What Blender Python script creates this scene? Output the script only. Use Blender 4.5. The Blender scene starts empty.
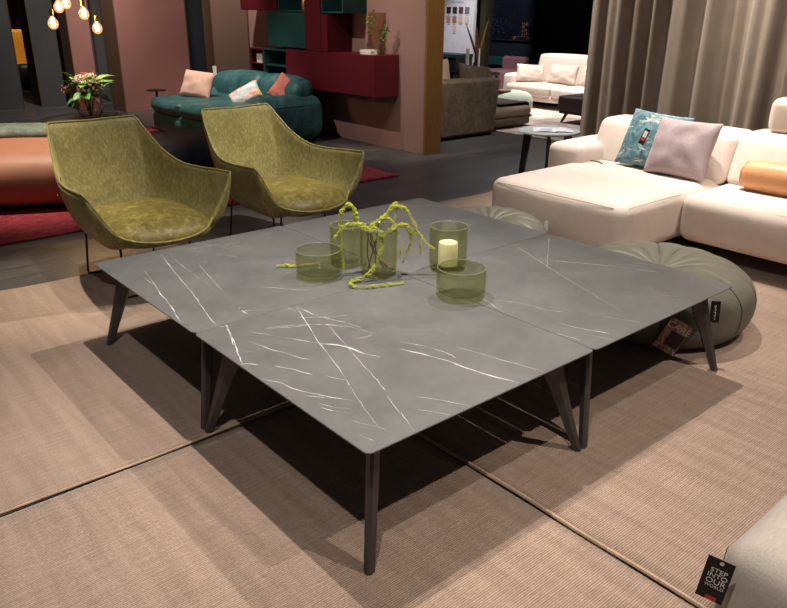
import bpy, bmesh, math, random
from mathutils import Vector, Matrix, noise
S = bpy.context.scene
COL = S.collection
R = math.radians
PI = math.pi
random.seed(7)

# ------------------------------------------------------------------ helpers
class MB:
    """collects vertices and faces, then links them as one mesh object"""
    def __init__(s): s.v = []; s.f = []; s.m = []
    def add(s, vs, fs, mi=0, M=None):
        o = len(s.v)
        for p in vs:
            p = Vector(p)
            if M is not None: p = M @ p
            s.v.append(p)
        for f in fs:
            s.f.append([i + o for i in f]); s.m.append(mi)
        return s
    def box(s, x0, x1, y0, y1, z0, z1, mi=0, M=None):
        vs = [(x, y, z) for z in (z0, z1) for y in (y0, y1) for x in (x0, x1)]
        fs = [(0,2,3,1),(4,5,7,6),(0,1,5,4),(2,6,7,3),(0,4,6,2),(1,3,7,5)]
        return s.add(vs, fs, mi, M)
    def tube(s, pts, r, n=8, mi=0, closed=False, M=None, rad=None):
        pts = [Vector(p) for p in pts]; N = len(pts); vs = []; up = None
        for i, p in enumerate(pts):
            if closed: t = pts[(i+1) % N] - pts[i-1]
            else: t = pts[min(i+1, N-1)] - pts[max(i-1, 0)]
            if t.length < 1e-9: t = Vector((0,0,1))
            t.normalize()
            if up is None:
                up = Vector((0,0,1)) if abs(t.z) < .9 else Vector((1,0,0))
            a = t.cross(up)
            if a.length < 1e-6: a = t.orthogonal()
            a.normalize(); up = a.cross(t).normalized()
            rr = rad[i] if rad else r
            for k in range(n):
                w = 2*PI*k/n
                vs.append(p + a*math.cos(w)*rr + up*math.sin(w)*rr)
        fs = []
        L = N if closed else N-1
        for i in range(L):
            j = (i+1) % N
            for k in range(n):
                q = (k+1) % n
                fs.append((i*n+k, i*n+q, j*n+q, j*n+k))
        if not closed:
            fs.append(tuple(range(n-1, -1, -1))); fs.append(tuple((N-1)*n+k for k in range(n)))
        return s.add(vs, fs, mi, M)
    def lathe(s, prof, n=32, mi=0, M=None, cap0=True, cap1=True, sx=1, sy=1, fn=None):
        vs = []
        for r, z in prof:
            for k in range(n):
                w = 2*PI*k/n
                p = (r*math.cos(w)*sx, r*math.sin(w)*sy, z)
                if fn: p = fn(p, w, r)
                vs.append(p)
        fs = []
        for i in range(len(prof)-1):
            for k in range(n):
                q = (k+1) % n
                fs.append((i*n+k, i*n+q, (i+1)*n+q, (i+1)*n+k))
        if cap0: fs.append(tuple(range(n-1, -1, -1)))
        if cap1: fs.append(tuple((len(prof)-1)*n+k for k in range(n)))
        return s.add(vs, fs, mi, M)
    def soft(s, c, size, r, inner=6, arc=4, bulge=(0,0,0), mi=0, M=None, fn=None):
        """rounded box with slightly inflated faces"""
        h = [d/2 for d in size]; r = min(r, *[x*.98 for x in h])
        ax = []
        for a in range(3):
            core = h[a]-r
            out = [core + r*math.tan(PI/4*k/arc) for k in range(arc, 0, -1)]
            ins = [-core + 2*core*k/inner for k in range(inner+1)]
            ax.append([-v for v in out] + ins + out[::-1])
        C = Vector(c); vs = []; idx = {}; fs = []
        def put(i, j, k):
            key = (i, j, k)
            if key in idx: return idx[key]
            p = Vector((ax[0][i], ax[1][j], ax[2][k]))
            q = Vector([max(-(h[a]-r), min(h[a]-r, p[a])) for a in range(3)])
            d = p - q
            if d.length > 1e-9: p = q + d.normalized()*r
            u = [max(-1, min(1, p[a]/h[a])) for a in range(3)]
            p.x += bulge[0]*u[0]*(1-u[1]**2)*(1-u[2]**2)
            p.y += bulge[1]*u[1]*(1-u[0]**2)*(1-u[2]**2)
            p.z += bulge[2]*u[2]*(1-u[0]**2)*(1-u[1]**2)
            p = p + C
            if fn: p = Vector(fn(p))
            idx[key] = len(vs); vs.append(p); return idx[key]
        n = [len(a)-1 for a in ax]
        for a, b, c2 in ((0,1,2),(1,2,0),(2,0,1)):
            for e in (0, n[c2]):
                for i in range(n[a]):
                    for j in range(n[b]):
                        q = []
                        for di, dj in ((0,0),(1,0),(1,1),(0,1)):
                            t = [0,0,0]; t[a] = i+di; t[b] = j+dj; t[c2] = e
                            q.append(put(*t))
                        if e == 0: q = q[::-1]
                        fs.append(q)
        return s.add(vs, fs, mi, M)
    def pillow(s, w, h, t, n=16, mi=0, M=None, pinch=.06, wob=.006, seed=0):
        """scatter cushion standing in the XZ plane, thickness along Y, origin at the bottom middle"""
        vs = []; fs = []; random.seed(seed); off = Vector((seed*3.1, seed*1.7, 0))
        for side in (1, -1):
            for j in range(n+1):
                for i in range(n+1):
                    u = -1+2*i/n; v = -1+2*j/n
                    k = max(0, (1-u*u))**.5*max(0, (1-v*v))**.5
                    px = u*w/2*(1-pinch*(1-v*v)); pz = v*h/2*(1-pinch*(1-u*u))
                    wv = noise.noise(Vector((u*2.2, v*2.2, side))+off)*wob*3*min(1, k*3)
                    vs.append((px, side*(t/2*k**.75) + wv*side, pz+h/2))
            o = (n+1)*(n+1)*(0 if side == 1 else 1)
            for j in range(n):
                for i in range(n):
                    q = [o+j*(n+1)+i, o+j*(n+1)+i+1, o+(j+1)*(n+1)+i+1, o+(j+1)*(n+1)+i]
                    fs.append(q if side == -1 else q[::-1])
        return s.add(vs, fs, mi, M)
    def build(s, name, mats, parent=None, smooth=True, angle=40, merge=True):
        me = bpy.data.meshes.new(name)
        me.from_pydata([tuple(v) for v in s.v], [], s.f)
        if not isinstance(mats, (list, tuple)): mats = [mats]
        for m in mats: me.materials.append(m)
        for p, mi in zip(me.polygons, s.m): p.material_index = mi
        if merge:
            bm = bmesh.new(); bm.from_mesh(me)
            bmesh.ops.remove_doubles(bm, verts=bm.verts, dist=1e-5)
            bmesh.ops.recalc_face_normals(bm, faces=bm.faces)
            bm.to_mesh(me); bm.free()
        if smooth:
            for p in me.polygons: p.use_smooth = True
            if hasattr(me, 'set_sharp_from_angle'): me.set_sharp_from_angle(angle=R(angle))
        o = bpy.data.objects.new(name, me); COL.objects.link(o)
        if parent: o.parent = parent
        return o

def tag(o, label=None, cat=None, group=None, kind=None):
    if label: o['label'] = label
    if cat: o['category'] = cat
    if group: o['group'] = group
    if kind: o['kind'] = kind
    return o
def thing(name, label, cat, loc=(0,0,0), rz=0, group=None):
    o = bpy.data.objects.new(name, None); COL.objects.link(o)
    o.empty_display_size = .1; o.location = loc; o.rotation_euler = (0,0,rz)
    return tag(o, label, cat, group)
def copy_tree(o, parent=None):
    c = o.copy(); COL.objects.link(c)
    if parent: c.parent = parent
    for ch in list(o.children): copy_tree(ch, c)
    return c
def struct(o): o['kind'] = 'structure'; return o
def solid(o, t, off=-1):
    m = o.modifiers.new('thick', 'SOLIDIFY'); m.thickness = t; m.offset = off; return o
def bevel(o, w, seg=2):
    m = o.modifiers.new('edge', 'BEVEL'); m.width = w; m.segments = seg; m.limit_method = 'ANGLE'; return o
def subd(o, n=1):
    m = o.modifiers.new('smooth', 'SUBSURF'); m.levels = n; m.render_levels = n; return o
def smoothpath(pts, k=6):
    """Catmull-Rom through the points"""
    P = [Vector(p) for p in pts]; out = []
    for i in range(len(P)-1):
        a = P[i-1] if i else P[0]*2-P[1]; b = P[i]; c = P[i+1]; d = P[i+2] if i+2 < len(P) else P[-1]*2-P[-2]
        for j in range(k):
            t = j/k
            out.append(.5*((2*b)+(c-a)*t+(2*a-5*b+4*c-d)*t*t+(3*b-a-3*c+d)*t**3))
    out.append(P[-1]); return out
def lettering(text, size, mat, M, parent, name='lettering', spacing=1.0, line=1.0):
    cu = bpy.data.curves.new('letters', 'FONT'); cu.body = text; cu.size = size
    cu.align_x = 'CENTER'; cu.align_y = 'CENTER'; cu.extrude = .0003; cu.space_character = spacing; cu.space_line = line
    t = bpy.data.objects.new('letters', cu); COL.objects.link(t)
    bpy.context.view_layer.update()
    me = bpy.data.meshes.new_from_object(t.evaluated_get(bpy.context.evaluated_depsgraph_get()))
    bpy.data.objects.remove(t); bpy.data.curves.remove(cu)
    me.transform(M); me.materials.clear(); me.materials.append(mat)
    o = bpy.data.objects.new(name, me); COL.objects.link(o); o.parent = parent
    return o

# ------------------------------------------------------------------ materials
def lin(r, g, b): return tuple(((c/255)/12.92 if c <= 10 else ((c/255+.055)/1.055)**2.4) for c in (r, g, b)) + (1,)
def base(name, col, rough=.6, spec=.3, metal=0, sheen=0, sheencol=None, coat=0):
    m = bpy.data.materials.new(name); m.use_nodes = True
    b = m.node_tree.nodes['Principled BSDF']
    b.inputs['Base Color'].default_value = col if len(col) == 4 else (*col, 1)
    b.inputs['Roughness'].default_value = rough; b.inputs['Specular IOR Level'].default_value = spec
    b.inputs['Metallic'].default_value = metal; b.inputs['Sheen Weight'].default_value = sheen
    b.inputs['Sheen Roughness'].default_value = .4
    if sheencol: b.inputs['Sheen Tint'].default_value = (*sheencol, 1)
    b.inputs['Coat Weight'].default_value = coat
    return m
def nd(m, t, **kw):
    n = m.node_tree.nodes.new(t)
    for k, v in kw.items(): setattr(n, k, v)
    return n
def lk(m, a, b): m.node_tree.links.new(a, b)
def coords(m, scale=(1,1,1), rot=(0,0,0), kind='Object'):
    tc = nd(m, 'ShaderNodeTexCoord'); mp = nd(m, 'ShaderNodeMapping')
    mp.inputs['Scale'].default_value = scale; mp.inputs['Rotation'].default_value = rot
    lk(m, tc.outputs[kind], mp.inputs['Vector']); return mp.outputs['Vector']
def noisy(m, vec, scale, detail=4, rough=.6, dist=0):
    n = nd(m, 'ShaderNodeTexNoise'); n.inputs['Scale'].default_value = scale; n.inputs['Detail'].default_value = detail
    n.inputs['Roughness'].default_value = rough; n.inputs['Distortion'].default_value = dist
    lk(m, vec, n.inputs['Vector']); return n.outputs['Fac']
def ramp(m, fac, stops):
    r = nd(m, 'ShaderNodeValToRGB'); e = r.color_ramp.elements
    while len(e) < len(stops): e.new(.5)
    for i, (p, c) in enumerate(stops): e[i].position = p; e[i].color = c if len(c) == 4 else (*c, 1)
    lk(m, fac, r.inputs['Fac']); return r.outputs['Color']
def bump(m, h, strength=.3, dist=.005):
    b = nd(m, 'ShaderNodeBump'); b.inputs['Strength'].default_value = strength; b.inputs['Distance'].default_value = dist
    lk(m, h, b.inputs['Height']); lk(m, b.outputs['Normal'], m.node_tree.nodes['Principled BSDF'].inputs['Normal']); return m
def setcol(m, sock): lk(m, sock, m.node_tree.nodes['Principled BSDF'].inputs['Base Color']); return m
def sc(c, k): return (c[0]*k, c[1]*k, c[2]*k, 1)
def mixc(m, fac, a, b, mode='MIX'):
    x = nd(m, 'ShaderNodeMix', data_type='RGBA', blend_type=mode)
    for s, v in ((x.inputs[0], fac), (x.inputs[6], a), (x.inputs[7], b)):
        if hasattr(v, 'is_linked') or hasattr(v, 'links'): lk(m, v, s)
        else: s.default_value = v
    return x.outputs[2]

def fabric(name, col, scale=260, var=.12, rough=.85, sheen=.15, bstr=.25):
    m = base(name, col, rough, .15, sheen=sheen)
    v = coords(m); a = noisy(m, v, 9, 4)
    w1 = noisy(m, coords(m, (1, 8, 8)), scale/8, 2); w2 = noisy(m, coords(m, (8, 1, 1)), scale/8, 2)
    ad = nd(m, 'ShaderNodeMath', operation='ADD'); lk(m, w1, ad.inputs[0]); lk(m, w2, ad.inputs[1])
    c = ramp(m, a, [(.3, sc(col, 1-var)), (.7, sc(col, 1+var))])
    c2 = ramp(m, w1, [(.35, (1-var,)*3), (.65, (1+var*.5,)*3)])
    setcol(m, mixc(m, 1, c, c2, 'MULTIPLY'))
    return bump(m, ad.outputs[0], bstr, .002)
def velvet(name, col, hi, scale=16, rough=.45, sheen=.5, spec=.2, streak=(1,1,1)):
    m = base(name, col, rough, spec, sheen=sheen, sheencol=hi)
    v = coords(m, streak); n = noisy(m, v, scale, 6, .7, .4); n2 = noisy(m, coords(m), 5, 3)
    c = ramp(m, n, [(.3, sc(col, .62)), (.52, col), (.7, (*hi, 1))])
    c2 = ramp(m, n2, [(.3, (.75,)*3), (.7, (1.15,)*3)])
    setcol(m, mixc(m, 1, c, c2, 'MULTIPLY'))
    return bump(m, n, .15, .004)
def leather(name, col, rough=.45, scale=120, var=.08):
    m = base(name, col, rough, .35); v = coords(m)
    n = noisy(m, v, scale, 3); setcol(m, ramp(m, noisy(m, v, 6, 4), [(.3, sc(col, 1-var)), (.7, sc(col, 1+var))]))
    return bump(m, n, .15, .002)
def plain(name, col, rough=.5, spec=.3, metal=0, var=.06, scale=8):
    m = base(name, col, rough, spec, metal); v = coords(m)
    setcol(m, ramp(m, noisy(m, v, scale, 5), [(.3, sc(col, 1-var)), (.7, sc(col, 1+var))])); return m
def thin_glass(name, tint, rough=.05, edge=.55, emit=None):
    m = bpy.data.materials.new(name); m.use_nodes = True; nt = m.node_tree; nt.nodes.clear()
    out = nd(m, 'ShaderNodeOutputMaterial'); mix = nd(m, 'ShaderNodeMixShader'); lw = nd(m, 'ShaderNodeLayerWeight'); pw = nd(m, 'ShaderNodeMath', operation='POWER'); pw.inputs[1].default_value = 4; lk(m, lw.outputs['Facing'], pw.inputs[0]); fr = nd(m, 'ShaderNodeMath', operation='MULTIPLY_ADD'); lk(m, pw.outputs[0], fr.inputs[0]); fr.inputs[1].default_value = .30; fr.inputs[2].default_value = .055
    tr = nd(m, 'ShaderNodeBsdfTransparent'); gl = nd(m, 'ShaderNodeBsdfGlossy'); gl.inputs['Roughness'].default_value = rough
    v = coords(m); c = ramp(m, noisy(m, v, 14, 3), [(.3, (*[x*.96 for x in tint], 1)), (.7, (*tint, 1))])
    pe = nd(m, 'ShaderNodeMath', operation='POWER'); pe.inputs[1].default_value = 2.5; lk(m, lw.outputs['Facing'], pe.inputs[0])
    c = mixc(m, pe.outputs[0], c, (*[x**3.2*edge+x*(1-edge)*.9 for x in tint], 1)); lk(m, c, tr.inputs['Color']); lk(m, fr.outputs[0], mix.inputs[0]); lk(m, tr.outputs[0], mix.inputs[1]); lk(m, gl.outputs[0], mix.inputs[2]); lk(m, mix.outputs[0], out.inputs[0])
    if emit:
        em = nd(m, 'ShaderNodeEmission'); em.inputs['Color'].default_value = (*emit[:3], 1); em.inputs['Strength'].default_value = emit[3]; ad = nd(m, 'ShaderNodeAddShader'); lk(m, mix.outputs[0], ad.inputs[0]); lk(m, em.outputs[0], ad.inputs[1]); lk(m, ad.outputs[0], out.inputs[0])
    return m
def glow(name, col, strength):
    m = base(name, (0,0,0,1)); b = m.node_tree.nodes['Principled BSDF']
    b.inputs['Emission Color'].default_value = (*col, 1); b.inputs['Emission Strength'].default_value = strength; return m
# ------------------------------------------------------------------ palette
M = {}
def wood_floor():
    m = base('dark planks', (.04,.035,.035,1), .36, .35); v = coords(m)
    br = nd(m, 'ShaderNodeTexBrick'); lk(m, v, br.inputs['Vector'])
    br.inputs['Scale'].default_value = 1; br.inputs['Brick Width'].default_value = 1.9; br.inputs['Row Height'].default_value = .19
    br.inputs['Mortar Size'].default_value = .003; br.offset = .37
    br.inputs['Color1'].default_value = (.088,.083,.084,1); br.inputs['Color2'].default_value = (.055,.052,.054,1); br.inputs['Mortar'].default_value = (.01,.009,.009,1)
    g = noisy(m, coords(m, (1.2, 16, 1)), 4, 6, .65, .6)
    c = mixc(m, 1, br.outputs['Color'], ramp(m, g, [(.3, (.6,.6,.6)), (.7, (1.3,1.27,1.22))]), 'MULTIPLY')
    setcol(m, c)
    r = ramp(m, g, [(.3, (.34,)*3), (.7, (.46,)*3)]); lk(m, r, m.node_tree.nodes['Principled BSDF'].inputs['Roughness'])
    return bump(m, g, .12, .003)
def carpet(name, col):
    m = base(name, col, .95, .05, sheen=.2); v = coords(m)
    w = nd(m, 'ShaderNodeTexWave', wave_type='BANDS', bands_direction='Y'); w.inputs['Scale'].default_value = 44; w.inputs['Distortion'].default_value = 1.6
    w.inputs['Detail'].default_value = 2; w.inputs['Detail Scale'].default_value = 3
    lk(m, v, w.inputs['Vector'])
    rib = ramp(m, w.outputs['Fac'], [(.1, (.74,.71,.68)), (.75, (1.10,1.09,1.08))])
    st = ramp(m, noisy(m, coords(m, (14, 1.2, 1)), 1.6, 5, .6), [(.3, (.84,.82,.80)), (.7, (1.12,1.12,1.12))])
    st2 = ramp(m, noisy(m, coords(m, (2, 40, 1)), 3, 4, .7), [(.3, (.80,.79,.78)), (.7, (1.12,1.12,1.12))])
    fl = ramp(m, noisy(m, v, 150, 3), [(.3, (.8,.8,.8)), (.7, (1.15,1.15,1.15))])
    c = mixc(m, 1, rib, st, 'MULTIPLY'); c = mixc(m, 1, c, st2, 'MULTIPLY'); c = mixc(m, .8, c, fl, 'MULTIPLY')
    setcol(m, mixc(m, 1, c, col, 'MULTIPLY'))
    return bump(m, w.outputs['Fac'], .6, .004)
def ceramic():
    m = base('grey stone ceramic', (.11,.11,.105,1), .42, .4); v = coords(m)
    n = noisy(m, v, 3.5, 8, .65, .5); n2 = noisy(m, coords(m, (1,1,1), (0,0,.7)), 22, 5, .7)
    c = ramp(m, n, [(.28, (.076,.079,.079)), (.55, (.104,.106,.105)), (.8, (.134,.136,.133))])
    c = mixc(m, .5, c, ramp(m, n2, [(.3, (.82,)*3), (.7, (1.14,)*3)]), 'MULTIPLY')
    setcol(m, c); return m
def vein_mat():
    m = base('pale stone vein', (.42,.42,.40,1), .42, .4); v = coords(m)
    setcol(m, ramp(m, noisy(m, v, 18, 5, .7), [(.3, (.16,.16,.155)), (.5, (.36,.36,.345)), (.72, (.62,.62,.60))])); return m
def marbled():
    m = fabric('teal marbled print', (.2,.42,.46,1)); v = coords(m)
    n = noisy(m, v, 5, 6, .6, 1.6); n2 = noisy(m, coords(m, (3, 3, 9), (0, .7, 0)), 2.4, 5, .6, 1.2)
    c = ramp(m, n, [(.30, lin(44,62,76)), (.42, lin(74,108,118)), (.54, lin(108,140,145)), (.62, lin(88,88,102)), (.72, lin(185,185,182))])
    c2 = ramp(m, n2, [(.56, (0,0,0)), (.60, (1,1,1)), (.63, (0,0,0))])
    setcol(m, mixc(m, c2, c, lin(215,215,205))); return m
def floral():
    m = fabric('watercolour floral print', (.7,.72,.72,1)); v = coords(m)
    n = noisy(m, v, 9, 3, .5, 1.0)
    setcol(m, ramp(m, n, [(.30, lin(120,160,180)), (.42, lin(190,195,195)), (.54, lin(200,195,190)), (.60, lin(215,120,100)), (.66, lin(230,180,90)), (.75, lin(110,150,170))])); return m
def rugmat(name, a, b, scale=18):
    m = base(name, a, .9, .1, sheen=.3, sheencol=(1,.5,.5)); v = coords(m)
    n = noisy(m, v, scale, 6, .7, .8)
    setcol(m, ramp(m, n, [(.34, a), (.66, b)])); return bump(m, n, .6, .01)
def rugpale():
    m = rugmat('faded pale rug', lin(150,130,122), lin(225,215,205), 3); return m
def goldmat():
    m = base('brushed gold', (.30,.155,.045,1), .45, .5, .55)
    n = noisy(m, coords(m, (30, 30, 1)), 6, 4)
    setcol(m, ramp(m, n, [(.3, (.24,.118,.033)), (.7, (.36,.185,.058))])); return m
M['floor'] = wood_floor()
M['carpet'] = carpet('ribbed beige wool', (.365,.274,.222,1))
M['binding'] = fabric('beige edge binding', (.42,.31,.22,1), 180, .2)
M['ceramic'] = ceramic(); M['vein'] = vein_mat()
M['gunmetal'] = plain('dark gunmetal coating', (.060,.053,.051,1), .42, .4, .25)
M['blackmetal'] = plain('matte black metal', (.012,.012,.013,1), .4, .4)
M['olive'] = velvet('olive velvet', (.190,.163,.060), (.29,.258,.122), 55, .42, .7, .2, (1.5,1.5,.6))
M['olive_nap_shade'] = velvet('olive velvet nap shade', (.125,.100,.026), (.22,.185,.06), 30, .45, .5, .2)  # same velvet as the shell, nap shading painted in as a darker colour
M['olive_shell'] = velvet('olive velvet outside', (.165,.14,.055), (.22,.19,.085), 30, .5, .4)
M['cream'] = fabric('cream linen weave', (.63,.54,.485,1), 300, .05)
M['linen'] = fabric('pale grey linen', (.45,.41,.37,1), 260, .09)
M['pouf'] = leather('sage leather', (.118,.115,.089,1), .5)
M['seam'] = plain('dark stitched seam', (.05,.05,.038,1), .8)
M['mauve'] = fabric('mauve wool weave', (.36,.29,.30,1), 420, .14)
M['tan'] = leather('tan leather', (.56,.275,.125,1), .42)
M['marbled'] = marbled(); M['floral'] = floral()
M['curtain'] = fabric('taupe linen curtain', (.205,.168,.138,1), 200, .07)
M['terracotta'] = leather('terracotta leather', (.38,.17,.10,1), .5)
M['mint'] = velvet('sage velvet', (.15,.19,.155), (.24,.29,.24), 14, .6, .3)
M['teal'] = velvet('petrol velvet', (.034,.100,.105), (.065,.16,.165), 8, .45, .55)
M['navy'] = velvet('navy velvet', (.010,.012,.020), (.016,.019,.030), 10, .7, .04)
M['rug'] = rugmat('crimson shag', (.14,.012,.022,1), (.40,.055,.07,1))
M['palerug'] = rugpale()
M['pinkcush'] = fabric('blush cotton', (.62,.40,.33,1), 200, .06)
M['coral'] = fabric('coral cotton', (.42,.13,.105,1), 200, .08)
M['wallpink'] = plain('dusty mauve paint', (.27,.165,.145,1), .8, .2, 0, .05, 3)
M['wallrose'] = plain('rose brown paint', (.22,.105,.09,1), .8, .2, 0, .05, 3)
M['walldark'] = plain('charcoal paint', (.052,.053,.053,1), .85, .2, 0, .08, 4)
M['walltaupe'] = plain('taupe brown paint', (.13,.085,.068,1), .8, .2, 0, .05, 3)
M['bronze'] = plain('dark bronze trim', (.085,.050,.028,1), .5, .4, .2)
M['gold'] = goldmat()
M['redlac'] = plain('dark red lacquer', (.085,.006,.013,1), .5, .25)
M['teallac'] = plain('dark teal lacquer', (.012,.052,.050,1), .5, .25)
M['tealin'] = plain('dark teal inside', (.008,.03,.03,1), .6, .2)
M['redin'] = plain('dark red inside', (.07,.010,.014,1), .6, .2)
M['wallnavy'] = plain('blue black paint', (.008,.010,.016,1), .7, .2)
M['walltealband'] = plain('deep teal band', (.018,.045,.055,1), .6, .2)
M['white'] = plain('white board', (.72,.70,.72,1), .6)
M['paper'] = plain('white paper', (.7,.68,.66,1), .7)
M['blackpaint'] = plain('black stained wood', (.012,.011,.011,1), .45, .3)
M['slate'] = plain('slate grey top', (.26,.28,.28,1), .5)
M['brownfab'] = velvet('brown grey chenille', (.105,.076,.054), (.14,.105,.077), 18, .8, .2)
M['brownseat'] = fabric('tobacco weave', (.19,.135,.095,1), 160, .1)
M['darkthrow'] = fabric('dark knit throw', (.055,.045,.036,1), 120, .2)
M['beigecush'] = fabric('beige weave', (.40,.29,.21,1), 160, .08)
M['plum'] = leather('plum brown leather', (.045,.022,.022,1), .6)
M['darkwood'] = plain('dark walnut', (.03,.017,.012,1), .5)
M['mintpouf'] = fabric('pale mint boucle', (.55,.60,.52,1), 120, .06)
M['rosefab'] = fabric('dusty rose weave', (.22,.11,.11,1), 120, .08)
M['greenglass'] = thin_glass('green tinted glass', (.915,.925,.795))
M['greenbase'] = plain('pale green glass rim', (.22,.245,.155,1), .12, .6)
M['clearglass'] = thin_glass('clear glass', (.90,.90,.89), .04, .9)
M['smokeglass'] = thin_glass('smoky rose glass', (.90,.84,.81))
M['amberglass'] = thin_glass('amber bulb glass', (1,.88,.70), .05, .5, (1,.50,.20,.55))
M['wax'] = base('cream wax', (.80,.76,.58,1), .5, .3); M['wax'].node_tree.nodes['Principled BSDF'].inputs['Subsurface Weight'].default_value = .0
setcol(M['wax'], ramp(M['wax'], noisy(M['wax'], coords(M['wax']), 20, 3), [(.3, (.76,.72,.52)), (.7, (.84,.80,.62))]))
M['whitewax'] = plain('white wax', (.8,.78,.74,1), .5)
M['wick'] = plain('burnt wick', (.03,.025,.02,1), .9)
M['tassel'] = plain('lime amaranth', (.40,.43,.06,1), .8, .2, 0, .45, 260)
M['stem'] = plain('brown plant stem', (.16,.085,.045,1), .7)
M['leaf'] = plain('bright green leaf', (.10,.30,.035,1), .45, .4, 0, .3, 30)
M['leaf2'] = plain('pale green leaf', (.25,.40,.14,1), .45, .4, 0, .25, 30)
M['darkleaf'] = plain('dark olive leaf', (.04,.055,.02,1), .6)
M['bloom'] = plain('cream blossom', (.85,.76,.55,1), .7, .2, 0, .2, 60)
M['bloompink'] = plain('pink blossom', (.55,.20,.20,1), .7, .2, 0, .25, 60)
M['dryleaf'] = plain('dried russet leaf', (.16,.075,.03,1), .8, .1, 0, .3, 20)
M['steel'] = plain('brushed steel', (.55,.54,.53,1), .3, .5, .9)
M['tagblack'] = plain('black tag card', (.012,.010,.011,1), .5)
M['tagwhite'] = plain('printed white', (.7,.68,.66,1), .6)
M['tagred'] = plain('printed red', (.45,.05,.04,1), .6)
M['filament'] = glow('glowing filament', (1,.62,.24), 120)
M['brass'] = plain('aged brass', (.35,.20,.07,1), .35, .5, .9)
M['cord'] = plain('black textile cord', (.01,.009,.008,1), .8)
M['yellow'] = plain('mustard fabric', (.62,.27,.02,1), .7)
M['crimson'] = plain('crimson drape', (.10,.010,.03,1), .8)
M['screen'] = plain('dark print', (.004,.006,.010,1), .35, .4)

# ------------------------------------------------------------------ setting
FZ = -.012                                  # boards; the carpets' surface is z = 0
b = MB(); b.box(-6, 13, -6, 20, FZ-.1, FZ)
struct(b.build('floor', M['floor'], smooth=False))
def wall(name, x0, x1, y0, y1, mat, h=3.4, z0=FZ):
    w = MB(); w.box(x0, x1, y0, y1, z0, h)
    return struct(bevel(w.build(name, mat, smooth=False), .004))
wr = wall('wall_right', 3.50, 3.72, 3.68, 7.5, M['wallpink'])
g = MB(); g.box(3.495, 3.735, 3.65, 3.68, FZ, 3.4); struct(bevel(g.build('trim_1', M['gold'], smooth=False), .004))
bp = MB(); bp.box(3.487, 3.4995, 4.33, 4.62, 1.02, 1.44); struct(bp.build('trim_2', plain('cinnamon back panel', (.15,.062,.032,1), .7), smooth=False))
k = [0]
def portal(name, x0, x1, y, mat, t=.22):
    w = wall(name, x0+.012, x1-.012, y, y+t, mat)
    for xa, xb in ((x0, x0+.012), (x1-.012, x1)):
        e = MB(); e.box(xa, xb, y-.012, y+t+.012, FZ, 3.4)
        k[0] += 1
        e = e.build('edge_trim', M['bronze'], smooth=False); e.parent = w
    return w
portal('wall_back', 2.93, 3.499, 7.3, M['walltaupe'], .2)
portal('wall_middle', 2.28, 3.40, 9.0, M['wallrose'], .45)
portal('wall_left', 1.83, 2.17, 9.7, M['wallrose'], .35)
portal('wall_far_left', .55, 1.25, 10.45, M['walldark'], .4)
portal('wall_far_middle', 1.50, 2.02, 10.45, M['walldark'], .4)
portal('wall_far_right', 2.40, 5.4, 10.45, M['walldark'], .3)
wall('wall_end', 10.0, 10.2, 2.5, 13.0, M['wallnavy'])
tb = MB(); tb.box(9.9, 9.998, 2.6, 12.5, .42, .58); struct(tb.build('trim_3', M['walltealband'], smooth=False))
ls = MB(); ls.box(8.3, 8.42, 7.30, 7.62, FZ, 3.4); struct(ls.build('trim_4', plain('dark olive post', (.035,.028,.012,1), .7), smooth=False))
wall('wall_rear', -6, 13, 19.8, 20, M['walldark'])

# carpets (stuff is woven into their material)
def rugmesh(name, x0, x1, y0, y1, zt, t, mat, wavy=(0,0,0,0), n=60, seed=1):
    vs = []; fs = []; c = MB()
    for j in range(n+1):
        for i in range(n+1):
            u = i/n; v = j/n; x = x0+(x1-x0)*u; y = y0+(y1-y0)*v
            x += wavy[0]*noise.noise(Vector((seed, y*1.4, 0)))*(1-u)**6 + wavy[1]*noise.noise(Vector((seed+5, y*1.4, 0)))*u**6
            y += wavy[2]*noise.noise(Vector((x*1.4, seed, 2)))*(1-v)**6 + wavy[3]*noise.noise(Vector((x*1.7, seed, 7)))*v**6
            vs.append((x, y, zt))
    for j in range(n):
        for i in range(n):
            fs.append((j*(n+1)+i, j*(n+1)+i+1, (j+1)*(n+1)+i+1, (j+1)*(n+1)+i))
    c.add(vs, fs); o = c.build(name, mat, merge=False); solid(o, t); return o
ca = tag(rugmesh('carpet', -4.6, -.385, -.045, 2.06, 0, .011, M['carpet'], (0,0,0,.10), seed=3), 'ribbed beige carpet whose far edge meets the dark boards by the left armchair', 'carpet')
cb = tag(rugmesh('carpet', -4.6, -.395, -4.6, -.058, -.003, .008, M['carpet'], (0,0,0,.006), seed=9), 'ribbed beige carpet in the lower left front, ending at the long dark joint', 'carpet')
cc = tag(rugmesh('carpet', -.380, 3.9, -4.6, 2.0, 0, .011, M['carpet'], (.0,0,0,.02), seed=5), 'ribbed beige carpet under the cream sofa and the sage poufs', 'carpet')
def binding(parent, pts, r=.0075):
    q = smoothpath(pts, 5); b = MB(); b.tube([(p.x, p.y, p.z) for p in q], r, 7); o = b.build('edge_binding', M['binding'], parent); return o
binding(cc, [(-.386+.014*noise.noise(Vector((y*2.6, 1, 0))), y, .004+.003*noise.noise(Vector((y*3, 4, 0)))) for y in [-.02-.11*i for i in range(41)]])
binding(ca, [(x, -.047+.006*noise.noise(Vector((x*2, 3, 0))), .003+.003*noise.noise(Vector((x*3, 8, 0)))) for x in [-4.6+.2*i for i in range(22)]], .0045)
tag(rugmesh('rug', -2.4, 2.57, 3.0, 7.3, FZ+.022, .02, M['rug'], (0,0,.0,.02), seed=4), 'crimson shaggy rug under the terracotta ottoman and the teal sofa', 'rug')
tag(rugmesh('rug', 5.4, 8.1, 3.2, 6.6, FZ+.014, .012, M['palerug'], seed=4), 'faded pale patterned rug in front of the far cream sofa', 'rug')

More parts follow.
